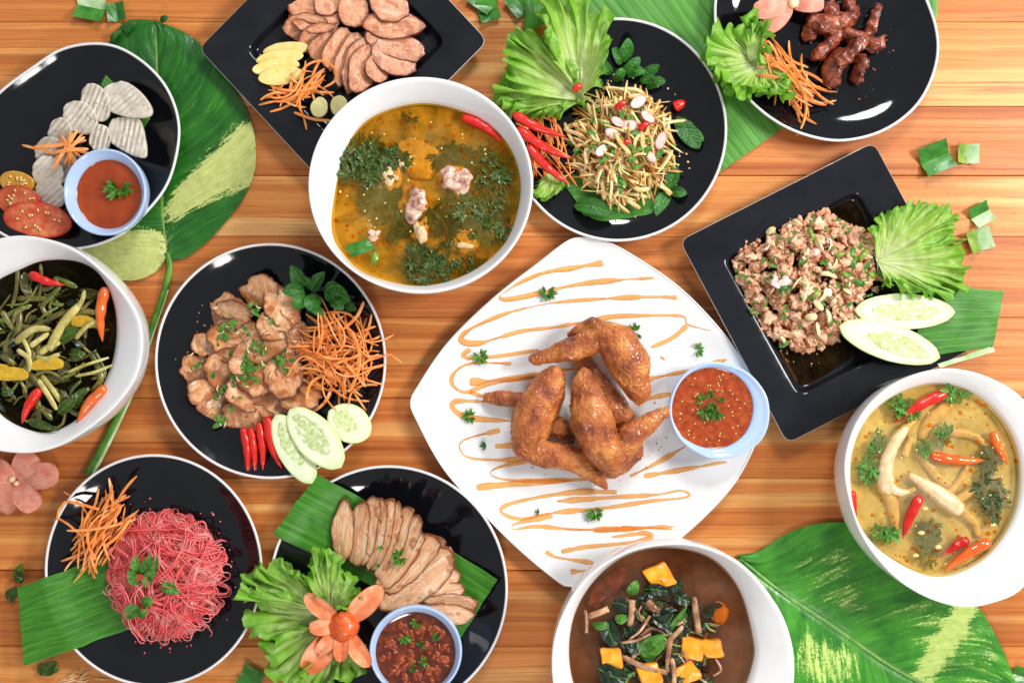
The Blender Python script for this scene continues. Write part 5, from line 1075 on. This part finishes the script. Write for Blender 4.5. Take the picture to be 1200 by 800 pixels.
r = random.Random(6); P = [blob(833 + 42 * math.sqrt(q) * math.cos(a), 478 + 42 * math.sqrt(q) * math.sin(a), B9.zs + .3, 1.4, 1.0, .7, i, .1, 1, 1, a) for i in range(46) for a, q in [(r.uniform(0, 6.28), r.random())]]
V, F = join(P); mk('chili_seeds', V, F, SEEDY, label='pale chili seeds floating in the sweet chili dip', cat='chili seed', kind='stuff')

# ------------------------------------------------------------------ soups
def green_mass(cx, cy, rx, ry, n, z, label, seed, m=None, l=(7, 16), name='herb_clump'):
    r = random.Random(seed); P = []; US = []
    for i in range(int(n * 1.6)):
        a = r.uniform(0, 6.28); q = r.random() ** .6; x = cx + rx * q * math.cos(a); y = cy + ry * q * math.sin(a); b = r.uniform(0, 6.28); L = r.uniform(*l) * r.choice((.7, .9, 1.25)); zz = z + r.uniform(-3.2, .2)
        v, f, u = frond(x, y, 0, L, b, seed * 7 + i); v[:, 2] = zz + v[:, 2] * .45 + r.gauss(0, .12) * (v[:, 0] - x) + r.gauss(0, .12) * (v[:, 1] - y); P.append((v, f)); US.append(u)
    V, F = join(P); return mk(name, V, F, m or HERBD, uv=np.vstack(US), closed=False, label=label, cat='herb', kind='stuff')
def chunk(x, y, z, rx, ry, rz, label, m, seed, name='chicken_piece', cat='chicken', amp=.4, ang=0.0):
    V, F = blob(x, y, z, rx, ry, rz, seed, amp, 1.5, 4, ang); return mk(name, V, F, m, label=label, cat=cat)
z3 = B3.zs
green_mass(*Z2((475, 440))[0], 25, 24, 60, z3, 'dark herb clump at the upper left of the orange soup', 1)
green_mass(*Z2((560, 425))[0], 12, 12, 16, z3, 'small herb clump beside the upper left one in the orange soup', 2)
green_mass(*Z2((815, 455))[0], 18, 20, 34, z3 - 1, 'herb clump at the right of the orange soup', 3)
green_mass(*Z2((800, 580))[0], 26, 30, 60, z3 - 1, 'large herb clump at the lower right of the orange soup', 4)
green_mass(*Z2((650, 710))[0], 30, 18, 60, z3, 'large dark herb clump at the bottom of the orange soup', 5)
green_mass(*Z2((740, 520))[0], 26, 16, 22, z3 - 2, 'sunken herbs in the middle of the orange soup', 6)
green_mass(*Z2((570, 600))[0], 20, 16, 16, z3 - 2, 'sunken herbs left of centre in the orange soup', 7)
green_mass(*Z2((840, 520))[0], 14, 34, 46, z3 - 1.5, 'herb band along the right rim of the orange soup', 11)
green_mass(*Z2((700, 600))[0], 34, 22, 34, z3 - 3, 'sunken herb haze right of the small chicken piece in the orange soup', 12)
green_mass(*Z2((520, 520))[0], 30, 22, 26, z3 - 3, 'sunken herb haze left of the pale chicken in the orange soup', 13)
green_mass(*Z2((720, 420))[0], 24, 14, 16, z3 - 3, 'sunken herb haze above the chicken on the bone in the orange soup', 14)
green_mass(*Z2((590, 312))[0], 9, 4, 8, z3, 'small herb bits at the top of the orange soup', 8, l=(5, 8))
green_mass(*Z2((760, 710))[0], 14, 10, 20, z3 - 1, 'herb bits at the lower right rim of the orange soup', 9)
chunk(*Z2((600, 550))[0], z3 - 4.5, 17, 18, 8, 'pale chicken piece in the middle of the orange soup', CHKNR, 3, amp=.6, ang=.5)
chunk(*Z2((715, 485))[0], z3 - 5.5, 19, 15, 9, 'pinkish chicken piece on the bone right of centre in the orange soup', CHKNR, 5, amp=.5)
chunk(*Z2((625, 620))[0], z3 - 4, 9, 14, 6, 'small chicken piece below the central one in the orange soup', CHKN, 6, amp=.5, ang=.3)
chunk(*Z2((500, 630))[0], z3 - 3, 8, 7, 5, 'small pale chicken bit at the lower left of the orange soup', CHKNR, 7, amp=.5)
chunk(*Z2((610, 430))[0], z3 - 9, 30, 24, 9, 'sunken chicken piece at the top of the orange soup', CHKN, 8, amp=.4)
chunk(*Z2((740, 650))[0], z3 - 7, 18, 12, 7, 'sunken chicken piece at the lower right of the orange soup', CHKN, 9, amp=.4)
chunk(*Z2((545, 470))[0], z3 - 6, 14, 18, 7, 'sunken mushroom piece left of centre in the orange soup', CHKN, 10, 'mushroom_piece', 'mushroom', .3)
(x0, y0), (x1, y1) = Z2((735, 315), (845, 385)); chili(x0, y0, x1, y1, 6.0, z3 - 7.5, z3 - 7.5, 'red chili floating at the upper right of the orange soup', bend=-.08, arch=1)
V, F, U = strip_leaf(*Z2((420, 660), (440, 690), (505, 665), (480, 638)), 4, (z3 + .5,) * 4, .4, 3, 3); mk('leek_piece', V, F, SPRING, uv=U, closed=False, label='dark green leek piece at the lower left of the orange soup', cat='leek')
chunk(*Z2((500, 690))[0], z3 - 1, 5, 8, 3, 'bright green stem bit beside the leek in the orange soup', GREENCH, 4, 'stem_piece', 'vegetable', .2)
r = random.Random(2); P = []
for i in range(60):
    a = r.uniform(0, 6.28); q = math.sqrt(r.random()); P.append(blob(498 + 100 * q * math.cos(a), 230 + 98 * q * math.sin(a), z3 + .1, r.uniform(.8, 2), r.uniform(.8, 1.4), .6, i, .2, 1, 1, a))
V, F = join(P); mk('spice_specks', V, F, SEEDY, label='pale chili seeds and lemongrass specks on the orange soup', cat='spice', kind='stuff')

OIL = broth_mat('oil_droplet', (250, 206, 120), [(.3, (222, 138, 20)), (.7, (240, 176, 60))], .35, 80, .03)
def droplets(d, n, seed, label, keep=lambda q: True, rmax=3.2):
    r = random.Random(seed); P = []; S = d.S; c = d.sw
    while len(P) < n:
        k = r.randrange(len(S)); q = math.sqrt(r.random()) * .97
        if r.random() > (.25 + .75 * q * q): continue
        x, y = c + (S[k, :2] - c) * q; a = r.uniform(.6, rmax) * r.random() ** .5 + .5
        b, f = ico(1); V = b * np.array([a, a * r.uniform(.8, 1), .35]) + np.array([x, y, d.zs + .12]); P.append((V * 1e-3, f))
    V, F = join(P); mk('oil_droplets', V, F, OIL, world=True, label=label, cat='oil', kind='stuff')
droplets(B3, 240, 1, 'round orange oil droplets floating on the orange soup')
droplets(B7, 170, 2, 'round yellow oil droplets floating on the chicken feet soup')
z7 = B7.zs
def foot(spec, label, seed):
    root = empty('boiled_chicken', *Z12(spec[0][0][:2])[0], z7 - 6, label, 'chicken foot')
    for k, ch in enumerate(spec):
        S = path3([(*Z12(p[:2])[0], z7 + p[2] - 3.0, p[3] / 2.106) for p in ch], 24); V, F = tube(S[:, :3], S[:, 3], 12, flat=.8); q = fbm(V * .2 + seed, seed + k, 3); V = V + .9 * np.c_[q, fbm(V * .2 + 40, seed + k + 2, 3), q * .6]
        mk('shank' if k == 0 else 'toe', V, F, FOOT, root)
foot([[(470, 150, -2, 6), (425, 195, 0, 15), (398, 250, 1, 18), (395, 310, -1, 22), (410, 330, -3, 14)], [(400, 310, -1, 16), (430, 330, 0, 12), (468, 322, 0, 6)], [(395, 310, -3, 16), (415, 370, -4, 14), (420, 440, -4, 9)], [(440, 240, -2, 10), (460, 195, -3, 7)]], 'pale chicken foot at the left of the right hand soup', 1)
foot([[(450, 285, 0, 8), (490, 310, 0, 16), (540, 345, -1, 24), (580, 375, -3, 22)], [(560, 360, -2, 14), (610, 400, -3, 12), (625, 440, -4, 8)], [(570, 350, -2, 12), (620, 320, -2, 10), (640, 345, -4, 6)], [(540, 340, -3, 10), (580, 300, -4, 8), (600, 250, -5, 6)]], 'pale chicken foot at the centre of the right hand soup', 2)
foot([[(470, 220, -6, 12), (520, 290, -7, 14), (560, 320, -8, 10)], [(550, 180, -6, 14), (610, 190, -3, 10), (650, 220, -5, 7)], [(560, 100, -7, 20), (500, 160, -7, 18), (480, 200, -7, 10)]], 'sunken chicken foot at the top of the right hand soup', 3)
for a, b, c, d, r_, dz_, m, w in [(505, 238, 645, 250, 6.5, -6.5, CHILIO, 'orange chili at the upper right'), (482, 338, 438, 445, 6.5, -6, CHILI, 'red chili at the lower left'), (655, 450, 540, 525, 6.5, -5.5, CHILIO, 'orange chili at the bottom'), (600, 445, 530, 490, 6, -7.5, CHILI, 'red chili half sunk above the bottom one'),
                                 (545, 85, 415, 160, 7, -8.5, CHILI, 'long red chili sunk at the top'), (660, 180, 698, 262, 6, -6, CHILIO, 'orange chili by the right rim'), (312, 325, 322, 395, 5.5, -3.5, CHILI, 'red chili by the left rim')]:
    (x0, y0), (x1, y1) = Z12((a, b), (c, d)); chili(x0, y0, x1, y1, r_, z7 + dz_ - 2, z7 + dz_ - 2.6, w + ' of the chicken feet soup', m, .05, arch=1)
for i, (a, b, rx, ry, n, dz_) in enumerate([(352, 275, 8, 12, 16, 0), (375, 215, 6, 16, 12, 0), (395, 432, 10, 7, 16, 0), (655, 340, 16, 26, 34, 0), (500, 450, 16, 22, 26, -2), (440, 110, 14, 8, 12, 0), (575, 92, 14, 5, 12, 0), (545, 190, 10, 6, 9, 0), (485, 218, 6, 6, 6, 0), (650, 260, 12, 14, 14, -1)]):
    green_mass(*Z12((a, b))[0], rx, ry, n, z7 + dz_, 'green herb bits ' + ['at the left', 'beside the left foot', 'at the lower left', 'at the right', 'at the lower middle', 'at the upper left', 'at the top', 'above the orange chili', 'between the feet', 'near the right rim'][i] + ' of the chicken feet soup', 200 + i, [CILANTRO, HERBD][i in (3, 4, 9)], (6, 13))
r = random.Random(22); P = []
for i in range(34):
    a = r.uniform(0, 6.28); q = math.sqrt(r.random()); P.append(blob(1098 + 88 * q * math.cos(a), 563 + 100 * q * math.sin(a), z7 + .1, r.uniform(.9, 2.2), 1.2, .7, i, .2, 1, 1, a))
for a, b in [(470, 485), (492, 370), (660, 410), (483, 430), (525, 465)]: x, y = Z12((a, b))[0]; P.append(blob(x, y, z7 + .3, 4, 2.6, 1.5, int(a), .3, 1.3, 2))
V, F = join(P); mk('garlic_bits', V, F, SEEDY, label='pale garlic bits floating on the chicken feet soup', cat='garlic', kind='stuff')

z11 = B11.zs
r = random.Random(41); st = empty('braised_stems', 60, 400, z11 - 6, 'tangle of dull green braised stems in the left bowl', 'vegetable')
for i in range(210):
    a = r.uniform(0, 6.28); q = math.sqrt(r.random()) * .92; x = 54 + 78 * q * math.cos(a); y = 406 + 92 * q * math.sin(a); b = r.uniform(0, 3.14); l = r.uniform(10, 26); k = r.gauss(0, .3); zz = z11 + r.uniform(-6, 1.6) - 1.0 * q
    V, F = tube(path3([(x - l * math.cos(b), y - l * math.sin(b), zz), (x + k * l * math.sin(b), y - k * l * math.cos(b), zz + 1.5), (x + l * math.cos(b), y + l * math.sin(b), zz - 1)], 10), r.choice((1.2, 1.8, 2.6, 3.4, 4.4)) * np.interp(np.linspace(0, 1, 10), [0, .1, .8, 1], [.6, 1, .9, .4]), 7, flat=.6, roll=r.uniform(-.5, .5)); mk('stem_piece', V, F, [STEMD, STEMD, STEMD, OLIVES, STEMD, STEMD, OLIVES][i % 7], st)
for i in range(60):
    a = r.uniform(0, 6.28); q = math.sqrt(r.random()) * .9; x = 54 + 76 * q * math.cos(a); y = 406 + 90 * q * math.sin(a); b = r.uniform(0, 6.28); l = r.uniform(14, 34)
    V, F, U = leaf(x, y, x + l * math.cos(b), y + l * math.sin(b), l * r.uniform(.16, .36), z11 + r.uniform(-4, 1), z11 + r.uniform(-4, 1.5), arch=r.uniform(-1, 3), fold=r.uniform(-.4, .7), seed=i, bend=r.gauss(0, 5), lift=r.gauss(0, .3), n=16, m=9, quilt=.9); mk('limp_leaf', V, F, [OLIVE, OLIVE, DARKLEAF][i % 3], st, uv=U, closed=False)
ps = [[(40, 300), (90, 265), (135, 265)], [(45, 320), (80, 345), (75, 380)], [(130, 320), (170, 250), (215, 195)], [(105, 330), (135, 310), (160, 300)], [(80, 310), (110, 290), (130, 275)], [(100, 400), (130, 440), (150, 480)], [(110, 390), (145, 430), (165, 465)], [(195, 220), (220, 190), (225, 160)], [(200, 290), (230, 260), (262, 240)], [(95, 340), (130, 345), (158, 330)], [(180, 380), (230, 360), (290, 340)], [(200, 390), (250, 380), (300, 360)], [(60, 290), (80, 330), (70, 360)]]
for i, p in enumerate(ps):
    q = Z6(*p); zz = z11 + 3 + (i % 3); V, F = tube(path3([(*q[0], zz), (*q[1], zz + 3), (*q[2], zz)], 14), [4.5, 3.5, 5.5, 4, 3.5, 4, 4, 3, 3, 4, 2, 2, 3][i] * np.interp(np.linspace(0, 1, 14), [0, .1, .85, 1], [.7, 1, .9, .5]), 8, flat=.55, roll=.3); mk('pale_stem_piece', V, F, STEMP, st)
for i, (a, b, rx, ry, an, w) in enumerate([(125, 362, 20, 10, -.15, 'at the centre'), (30, 390, 20, 11, -.1, 'at the left'), (225, 250, 16, 10, .2, 'at the upper right'), (10, 385, 9, 12, 0, 'cut by the left edge')]):
    x, y = Z6((a, b))[0]; o_ = ell(x, y, rx, ry, 40, an); o_[:, 1] = np.where(o_[:, 1] > y + ry * .25, y + ry * .25 + (o_[:, 1] - y - ry * .25) * .3, o_[:, 1]); V, F, E = slab(o_, z11 - .5, 6, (0, -.2), i, 1.2); mk('squash_piece', V, F, SQUASH, label='yellow squash piece ' + w + ' of the dark soup', cat='squash')
for i, (a, b, c, d, m, w) in enumerate([(80, 115, 172, 146, CHILI, 'red chili at the top'), (282, 152, 274, 298, CHILIO, 'long orange chili at the right'), (108, 424, 58, 516, CHILI, 'red chili at the bottom left'), (284, 418, 204, 518, CHILIO, 'orange chili at the lower right')]):
    (x0, y0), (x1, y1) = Z6((a, b), (c, d)); chili(x0, y0, x1, y1, [5.5, 6.5, 6, 6.2][i], z11 - 1, z11 - 1, w + ' of the dark soup', m, .06, arch=1.5)
leaves('leek_leaves', 'dark green leek leaves among stems in the left bowl', zs([(150, 300, 210, 260, 12), (180, 330, 230, 330, 11), (70, 510, 160, 535, 8), (0, 435, 35, 430, 11), (150, 490, 215, 440, 12), (180, 480, 230, 420, 10)], Z6, z11 + 1, z11 + 2), cat='leek', m=HERBD, seed=70, serr=0)

z14 = B14.zs
def cube(x, y, s, z, an, label, seed):
    o = rsq([(x + s * math.cos(an + k * PI / 2) * [1, .8, 1.05, .9][k], y + s * math.sin(an + k * PI / 2) * [1, .8, 1.05, .9][k]) for k in range(4)], 3, 4)[::2]
    V, F, E = slab(o, z, 10, (.12, -.1), seed, 1.2, bevel=.14); mk('pumpkin_piece', V, F, PUMPKIN, attr={'edge': E}, label=label, cat='pumpkin', group='pumpkin pieces')
for i, (a, b, s, an, w) in enumerate([(535, 285, 18, .3, 'topmost pumpkin piece in the brown soup'), (680, 600, 16, .9, 'pumpkin piece right of centre in the brown soup'), (768, 600, 14, .6, 'pumpkin piece at the right of the brown soup'), (325, 640, 15, .7, 'pumpkin piece at the left of the brown soup'), (660, 705, 15, .2, 'pumpkin piece at the bottom edge of the picture'), (490, 710, 16, .5, 'pumpkin piece beside the long mushroom strip')]):
    x, y = Z11((a, b))[0]; cube(x, y, s * 1.22, z14 - 5.5, an, w, i)
leaves('dark_greens', 'wilted blackish green leaves in the brown soup', zs([(470, 340, 590, 360, 13), (300, 480, 350, 600, 14), (500, 480, 600, 440, 20), (520, 420, 590, 520, 16), (270, 690, 400, 730, 18), (290, 740, 350, 700, 14), (590, 300, 640, 340, 12), (330, 400, 400, 420, 14), (640, 500, 640, 560, 9), (600, 360, 690, 400, 10), (690, 520, 740, 500, 9), (430, 560, 520, 560, 12), (560, 650, 640, 640, 10), (700, 730, 780, 740, 12)], Z11, z14 + 0.5, z14 + 2), cat='greens', m=DARKLEAF, seed=90, serr=0)
r = random.Random(66); dk = empty('leaf_curls', 772, 755, z14 - 3, 'crumpled dark leaf curls packed between the strips in the brown soup', 'greens')
for i in range(44):
    a = r.uniform(0, 6.28); q = math.sqrt(r.random()); x, y = Z11((540 + 250 * q * math.cos(a), 570 + 240 * q * math.sin(a)))[0]; b = r.uniform(0, 6.28); l = r.uniform(10, 24)
    V, F, U = leaf(x, y, x + l * math.cos(b), y + l * math.sin(b), l * r.uniform(.25, .5), z14 + r.uniform(-3, 1.5), z14 + r.uniform(-2, 3), arch=r.uniform(-1, 3), fold=r.uniform(-.3, .7), seed=i, bend=r.gauss(0, 4), lift=r.gauss(0, .3), n=14, m=9, quilt=.9); mk('leaf_blade', V, F, [DARKLEAF, DARKLEAF, HERBD, DARKLEAF, CILANTRO][i % 5], dk, uv=U, closed=False)
leaves('green_slices', 'olive green gourd slices in the brown soup', zs([(400, 360, 440, 300, 12), (340, 470, 400, 460, 9), (460, 610, 560, 540, 15), (450, 560, 500, 640, 13), (560, 540, 660, 410, 6), (240, 495, 320, 495, 6)], Z11, z14 + 2, z14 + 3), cat='vegetable', m=CILANTRO, seed=97, serr=0)
ms = [[(405, 500), (412, 440), (416, 385)], [(372, 632), (450, 670), (570, 705)], [(688, 372), (695, 440), (708, 530)], [(590, 540), (575, 600), (572, 700)], [(365, 575), (440, 560), (500, 535)], [(400, 560), (450, 520), (495, 455)], [(640, 500), (600, 540), (560, 580)], [(480, 390), (510, 420), (530, 435)], [(590, 640), (600, 700), (600, 750)], [(780, 640), (805, 690), (770, 720)], [(220, 460), (270, 440), (310, 425)], [(210, 430), (215, 480), (215, 530)], [(580, 480), (610, 490), (640, 480)], [(700, 720), (730, 740), (760, 760)]]
mm = empty('mushroom_strips', 775, 735, z14 - 4, 'brownish mushroom and stem strips in the brown soup', 'mushroom')
for i, p in enumerate(ms):
    q = Z11(*p); zz = z14 + 1.5 + (i % 3) * 1.4; V, F = tube(path3([(*q[0], zz), (*q[1], zz + 2.5), (*q[2], zz)], 14), [4, 3.5, 4, 3.5, 2, 1.6, 3.2, 5, 3, 1.6, 4, 2, 2, 1.5][i] * np.interp(np.linspace(0, 1, 14), [0, .1, .85, 1], [.6, 1, .95, 1.1]), 8, flat=.6); mk('mushroom_strip', V, F, MUSH, mm)
r = random.Random(88)
for i in range(46):
    a = r.uniform(0, 6.28); q = math.sqrt(r.random()); x, y = Z11((545 + 270 * q * math.cos(a), 590 + 230 * q * math.sin(a)))[0]; b = r.uniform(0, 3.1); l = r.uniform(8, 20); k = r.gauss(0, .4); zz = z14 + r.uniform(-3, 2.5)
    V, F = tube(path3([(x - l * math.cos(b), y - l * math.sin(b), zz), (x + k * l * math.sin(b), y - k * l * math.cos(b), zz + 1), (x + l * math.cos(b), y + l * math.sin(b), zz)], 12), r.choice((.9, 1.3, 1.8, 2.6)) * np.interp(np.linspace(0, 1, 12), [0, .1, .85, 1], [.6, 1, .95, .8]), 7, flat=.6); mk('mushroom_strip', V, F, [MUSH, STEMD, MUSH, GREENCH][i % 4], mm)
chunk(*Z11((310, 330))[0], z14 - 5, 30, 12, 5, 'sunken reddish brown mushroom cap at the upper left of the brown soup', JERKY, 8, 'brown_mushroom', 'mushroom', .3, -.8)
chunk(*Z11((790, 450))[0], z14 - 7, 10, 14, 5, 'sunken orange pumpkin bit at the right of the brown soup', PUMPKIN, 9, 'pumpkin_bit', 'pumpkin', .3)
green_mass(*Z11((540, 580))[0], 58, 52, 70, z14 - 1, 'dark sunken leaf shreds under the strips in the brown soup', 300, DARKLEAF, (8, 20), 'leaf_shreds')

# ------------------------------------------------------------------ loose bits on the table
def vfold(x, y, L, w, ang, label, opn=.9, z=1.0, m=None, inner=None, curl=0.0, seed=0):
    """a short cut of leek leaf: a V-shaped channel with thickness"""
    root = empty('spring_onion_cut', x, y, 0, label, 'spring onion', 'spring onion cuts on the table')
    for k, (sgn, mt) in enumerate(((-1, m or SPRING), (1, inner or SPRING))):
        V = []; nu, nv = 8, 6
        for lay in (0, 1):
            for i in range(nu):
                for j in range(nv):
                    u = (i / (nu - 1) - .5) * L; q = j / (nv - 1); yy = sgn * q * w * math.cos(opn * (.6 + .4 * q)); zz = z + q * w * math.sin(opn) * (1 - .25 * q) + .6 * lay + 5 * (u / L) ** 2 * (1 + sgn * .6) * q + .15 * math.sin(q * 9 + i)
                    u = u * (1 + .03 * math.sin(j * 2.1 + sgn + x))
                    V.append((x + u * math.cos(ang) - yy * math.sin(ang), y + u * math.sin(ang) + yy * math.cos(ang), zz))
        n = nu * nv; F = gridF(nu, nv); F = F + [tuple(n + a for a in f[::-1]) for f in F]
        bd = [j for j in range(nv)] + [i * nv + nv - 1 for i in range(1, nu)] + [(nu - 1) * nv + j for j in range(nv - 2, -1, -1)] + [i * nv for i in range(nu - 2, 0, -1)]
        F += [(bd[j], bd[(j + 1) % len(bd)], n + bd[(j + 1) % len(bd)], n + bd[j]) for j in range(len(bd))]
        mk('leaf_side', np.array(V), F, mt, root, smooth=False)
vfold(1097, 185, 36, 20, -.38, 'largest dark green spring onion cut on the right of the table', .55, seed=1)
vfold(1134, 180, 23, 15, 1.6, 'green and white spring onion cut right of the largest one', .6, m=SPRINGP, inner=GREENCH)
vfold(1150, 251, 24, 15, -.5, 'bluish spring onion cut at the right touching another', .6, m=SPRING, inner=SPRINGP)
vfold(1148, 281, 26, 16, 1.25, 'bright green spring onion cut right of the frilly lettuce', .5, m=SPRINGP, inner=GREENCH)
vfold(106, 8, 34, 18, .2, 'pale green spring onion cut at the top left edge', .5, m=SPRINGP, inner=SPRING)
vfold(136, 14, 22, 12, 1.4, 'small green spring onion cut beside the pale one at the top left', .5)
vfold(572, 12, 24, 15, -.3, 'dark green spring onion cut above the tall lettuce', .45)
vfold(567, -2, 30, 16, .6, 'dark leek leaf cut by the top edge', .4)
vfold(610, 4, 26, 16, .9, 'dark leek cut beside the dull leaf fold at the top', .4)
leaves('leaf_scrap', 'dark green leaf scrap on the table left of the noodle plate', zs([(20, 545, 55, 500, 11), (55, 490, 72, 425, 11), (40, 470, 75, 470, 9)], Z9, 2, 6), cat='leaf', m=SPRING and HERBD, seed=120)
leaves('leaf_scrap', 'dark green leaf scrap under the banana leaf at the bottom left', zs([(112, 770, 180, 730, 13), (120, 745, 185, 760, 10)], Z9, 2, 5), cat='leaf', m=HERBD, seed=124)
vfold(294, 794, 26, 14, .5, 'dark green leek cut at the bottom edge between two plates', .4)
vfold(1196, 792, 20, 12, .3, 'dark green leaf cut in the bottom right corner', .4)
leaves('leaf_scrap', 'torn green leaf scraps above the upper left plate', zs([(130, 52, 142, 36, 8), (142, 40, 160, 26, 8), (186, 24, 198, 20, 6)], Zm(0, 0, 1), 4, 8), cat='leaf', m=MINT, seed=130)
r = random.Random(9); P = []
for i in range(14):
    x = r.uniform(66, 112); y = r.uniform(793, 806); a = r.gauss(-.3, .25); l = r.uniform(12, 26); P.append(tube([(x, y, 1), (x + l * .5 * math.cos(a), y + l * .5 * math.sin(a), r.uniform(1, 5)), (x + l * math.cos(a), y + l * math.sin(a), 1)], .5, 4))
V, F = join(P); mk('dry_roots', V, F, STRAW, label='wispy pale dry roots at the bottom left edge', cat='straw', kind='stuff')
flower('orchid_flower', 'salmon orchid flower on the table below the left bowl', [(40, 531, 19, 4), (69, 554, 19, 5), (43, 597, 18, 4), (0, 600, 20, 4), (-10, 546, 18, 4)], (17, 563), ORCHID, 2, [(14, 561, 4, 4, 9), (19, 566, 3, 3, 10)], ORCEN, 20, .06, 5, .62, .34)

def crumbs(label, cx, cy, rx, ry, n, z, m, seed, inner=.0, size=(.6, 1.8)):
    r = random.Random(seed); P = []
    for i in range(n):
        a = r.uniform(0, 6.28); q = math.sqrt(r.uniform(inner, 1)); x = cx + rx * q * math.cos(a); y = cy + ry * q * math.sin(a); k = r.uniform(*size)
        P.append(blob(x, y, (z(x, y) if callable(z) else z) + k * .4, k, k * r.uniform(.6, 1), k * .6, i, .3, 1.3, 1, a))
    V, F = join(P); mk('food_crumbs', V, F, m, label=label, cat='crumbs', kind='stuff')
crumbs('tiny tan crumbs scattered round the noodle salad', 733, 168, 82, 88, 60, lambda x, y: P4.h(x, y), BAMBOO, 1, .5)
crumbs('brown crumbs round the grilled pork', 290, 425, 84, 88, 70, lambda x, y: P10.h(x, y), PORKG and BAMBOOD, 2, .45)
crumbs('pink noodle crumbs on the black plate', 193, 676, 90, 96, 40, lambda x, y: P12.h(x, y), NOODLE, 3, .65)
crumbs('meat specks in the juice of the square tray', 950, 345, 86, 84, 120, 9.7, MINCE, 4, .4, (.5, 1.5))
crumbs('dark fried crumbs on the top right plate', 990, 60, 60, 60, 40, lambda x, y: P5.h(x, y), JERKY, 5, .2)
crumbs('golden crumbs round the chicken wings on the white plate', 690, 480, 105, 90, 60, lambda x, y: P8.h(x, y), WING, 6, .4, (.4, 1.1))
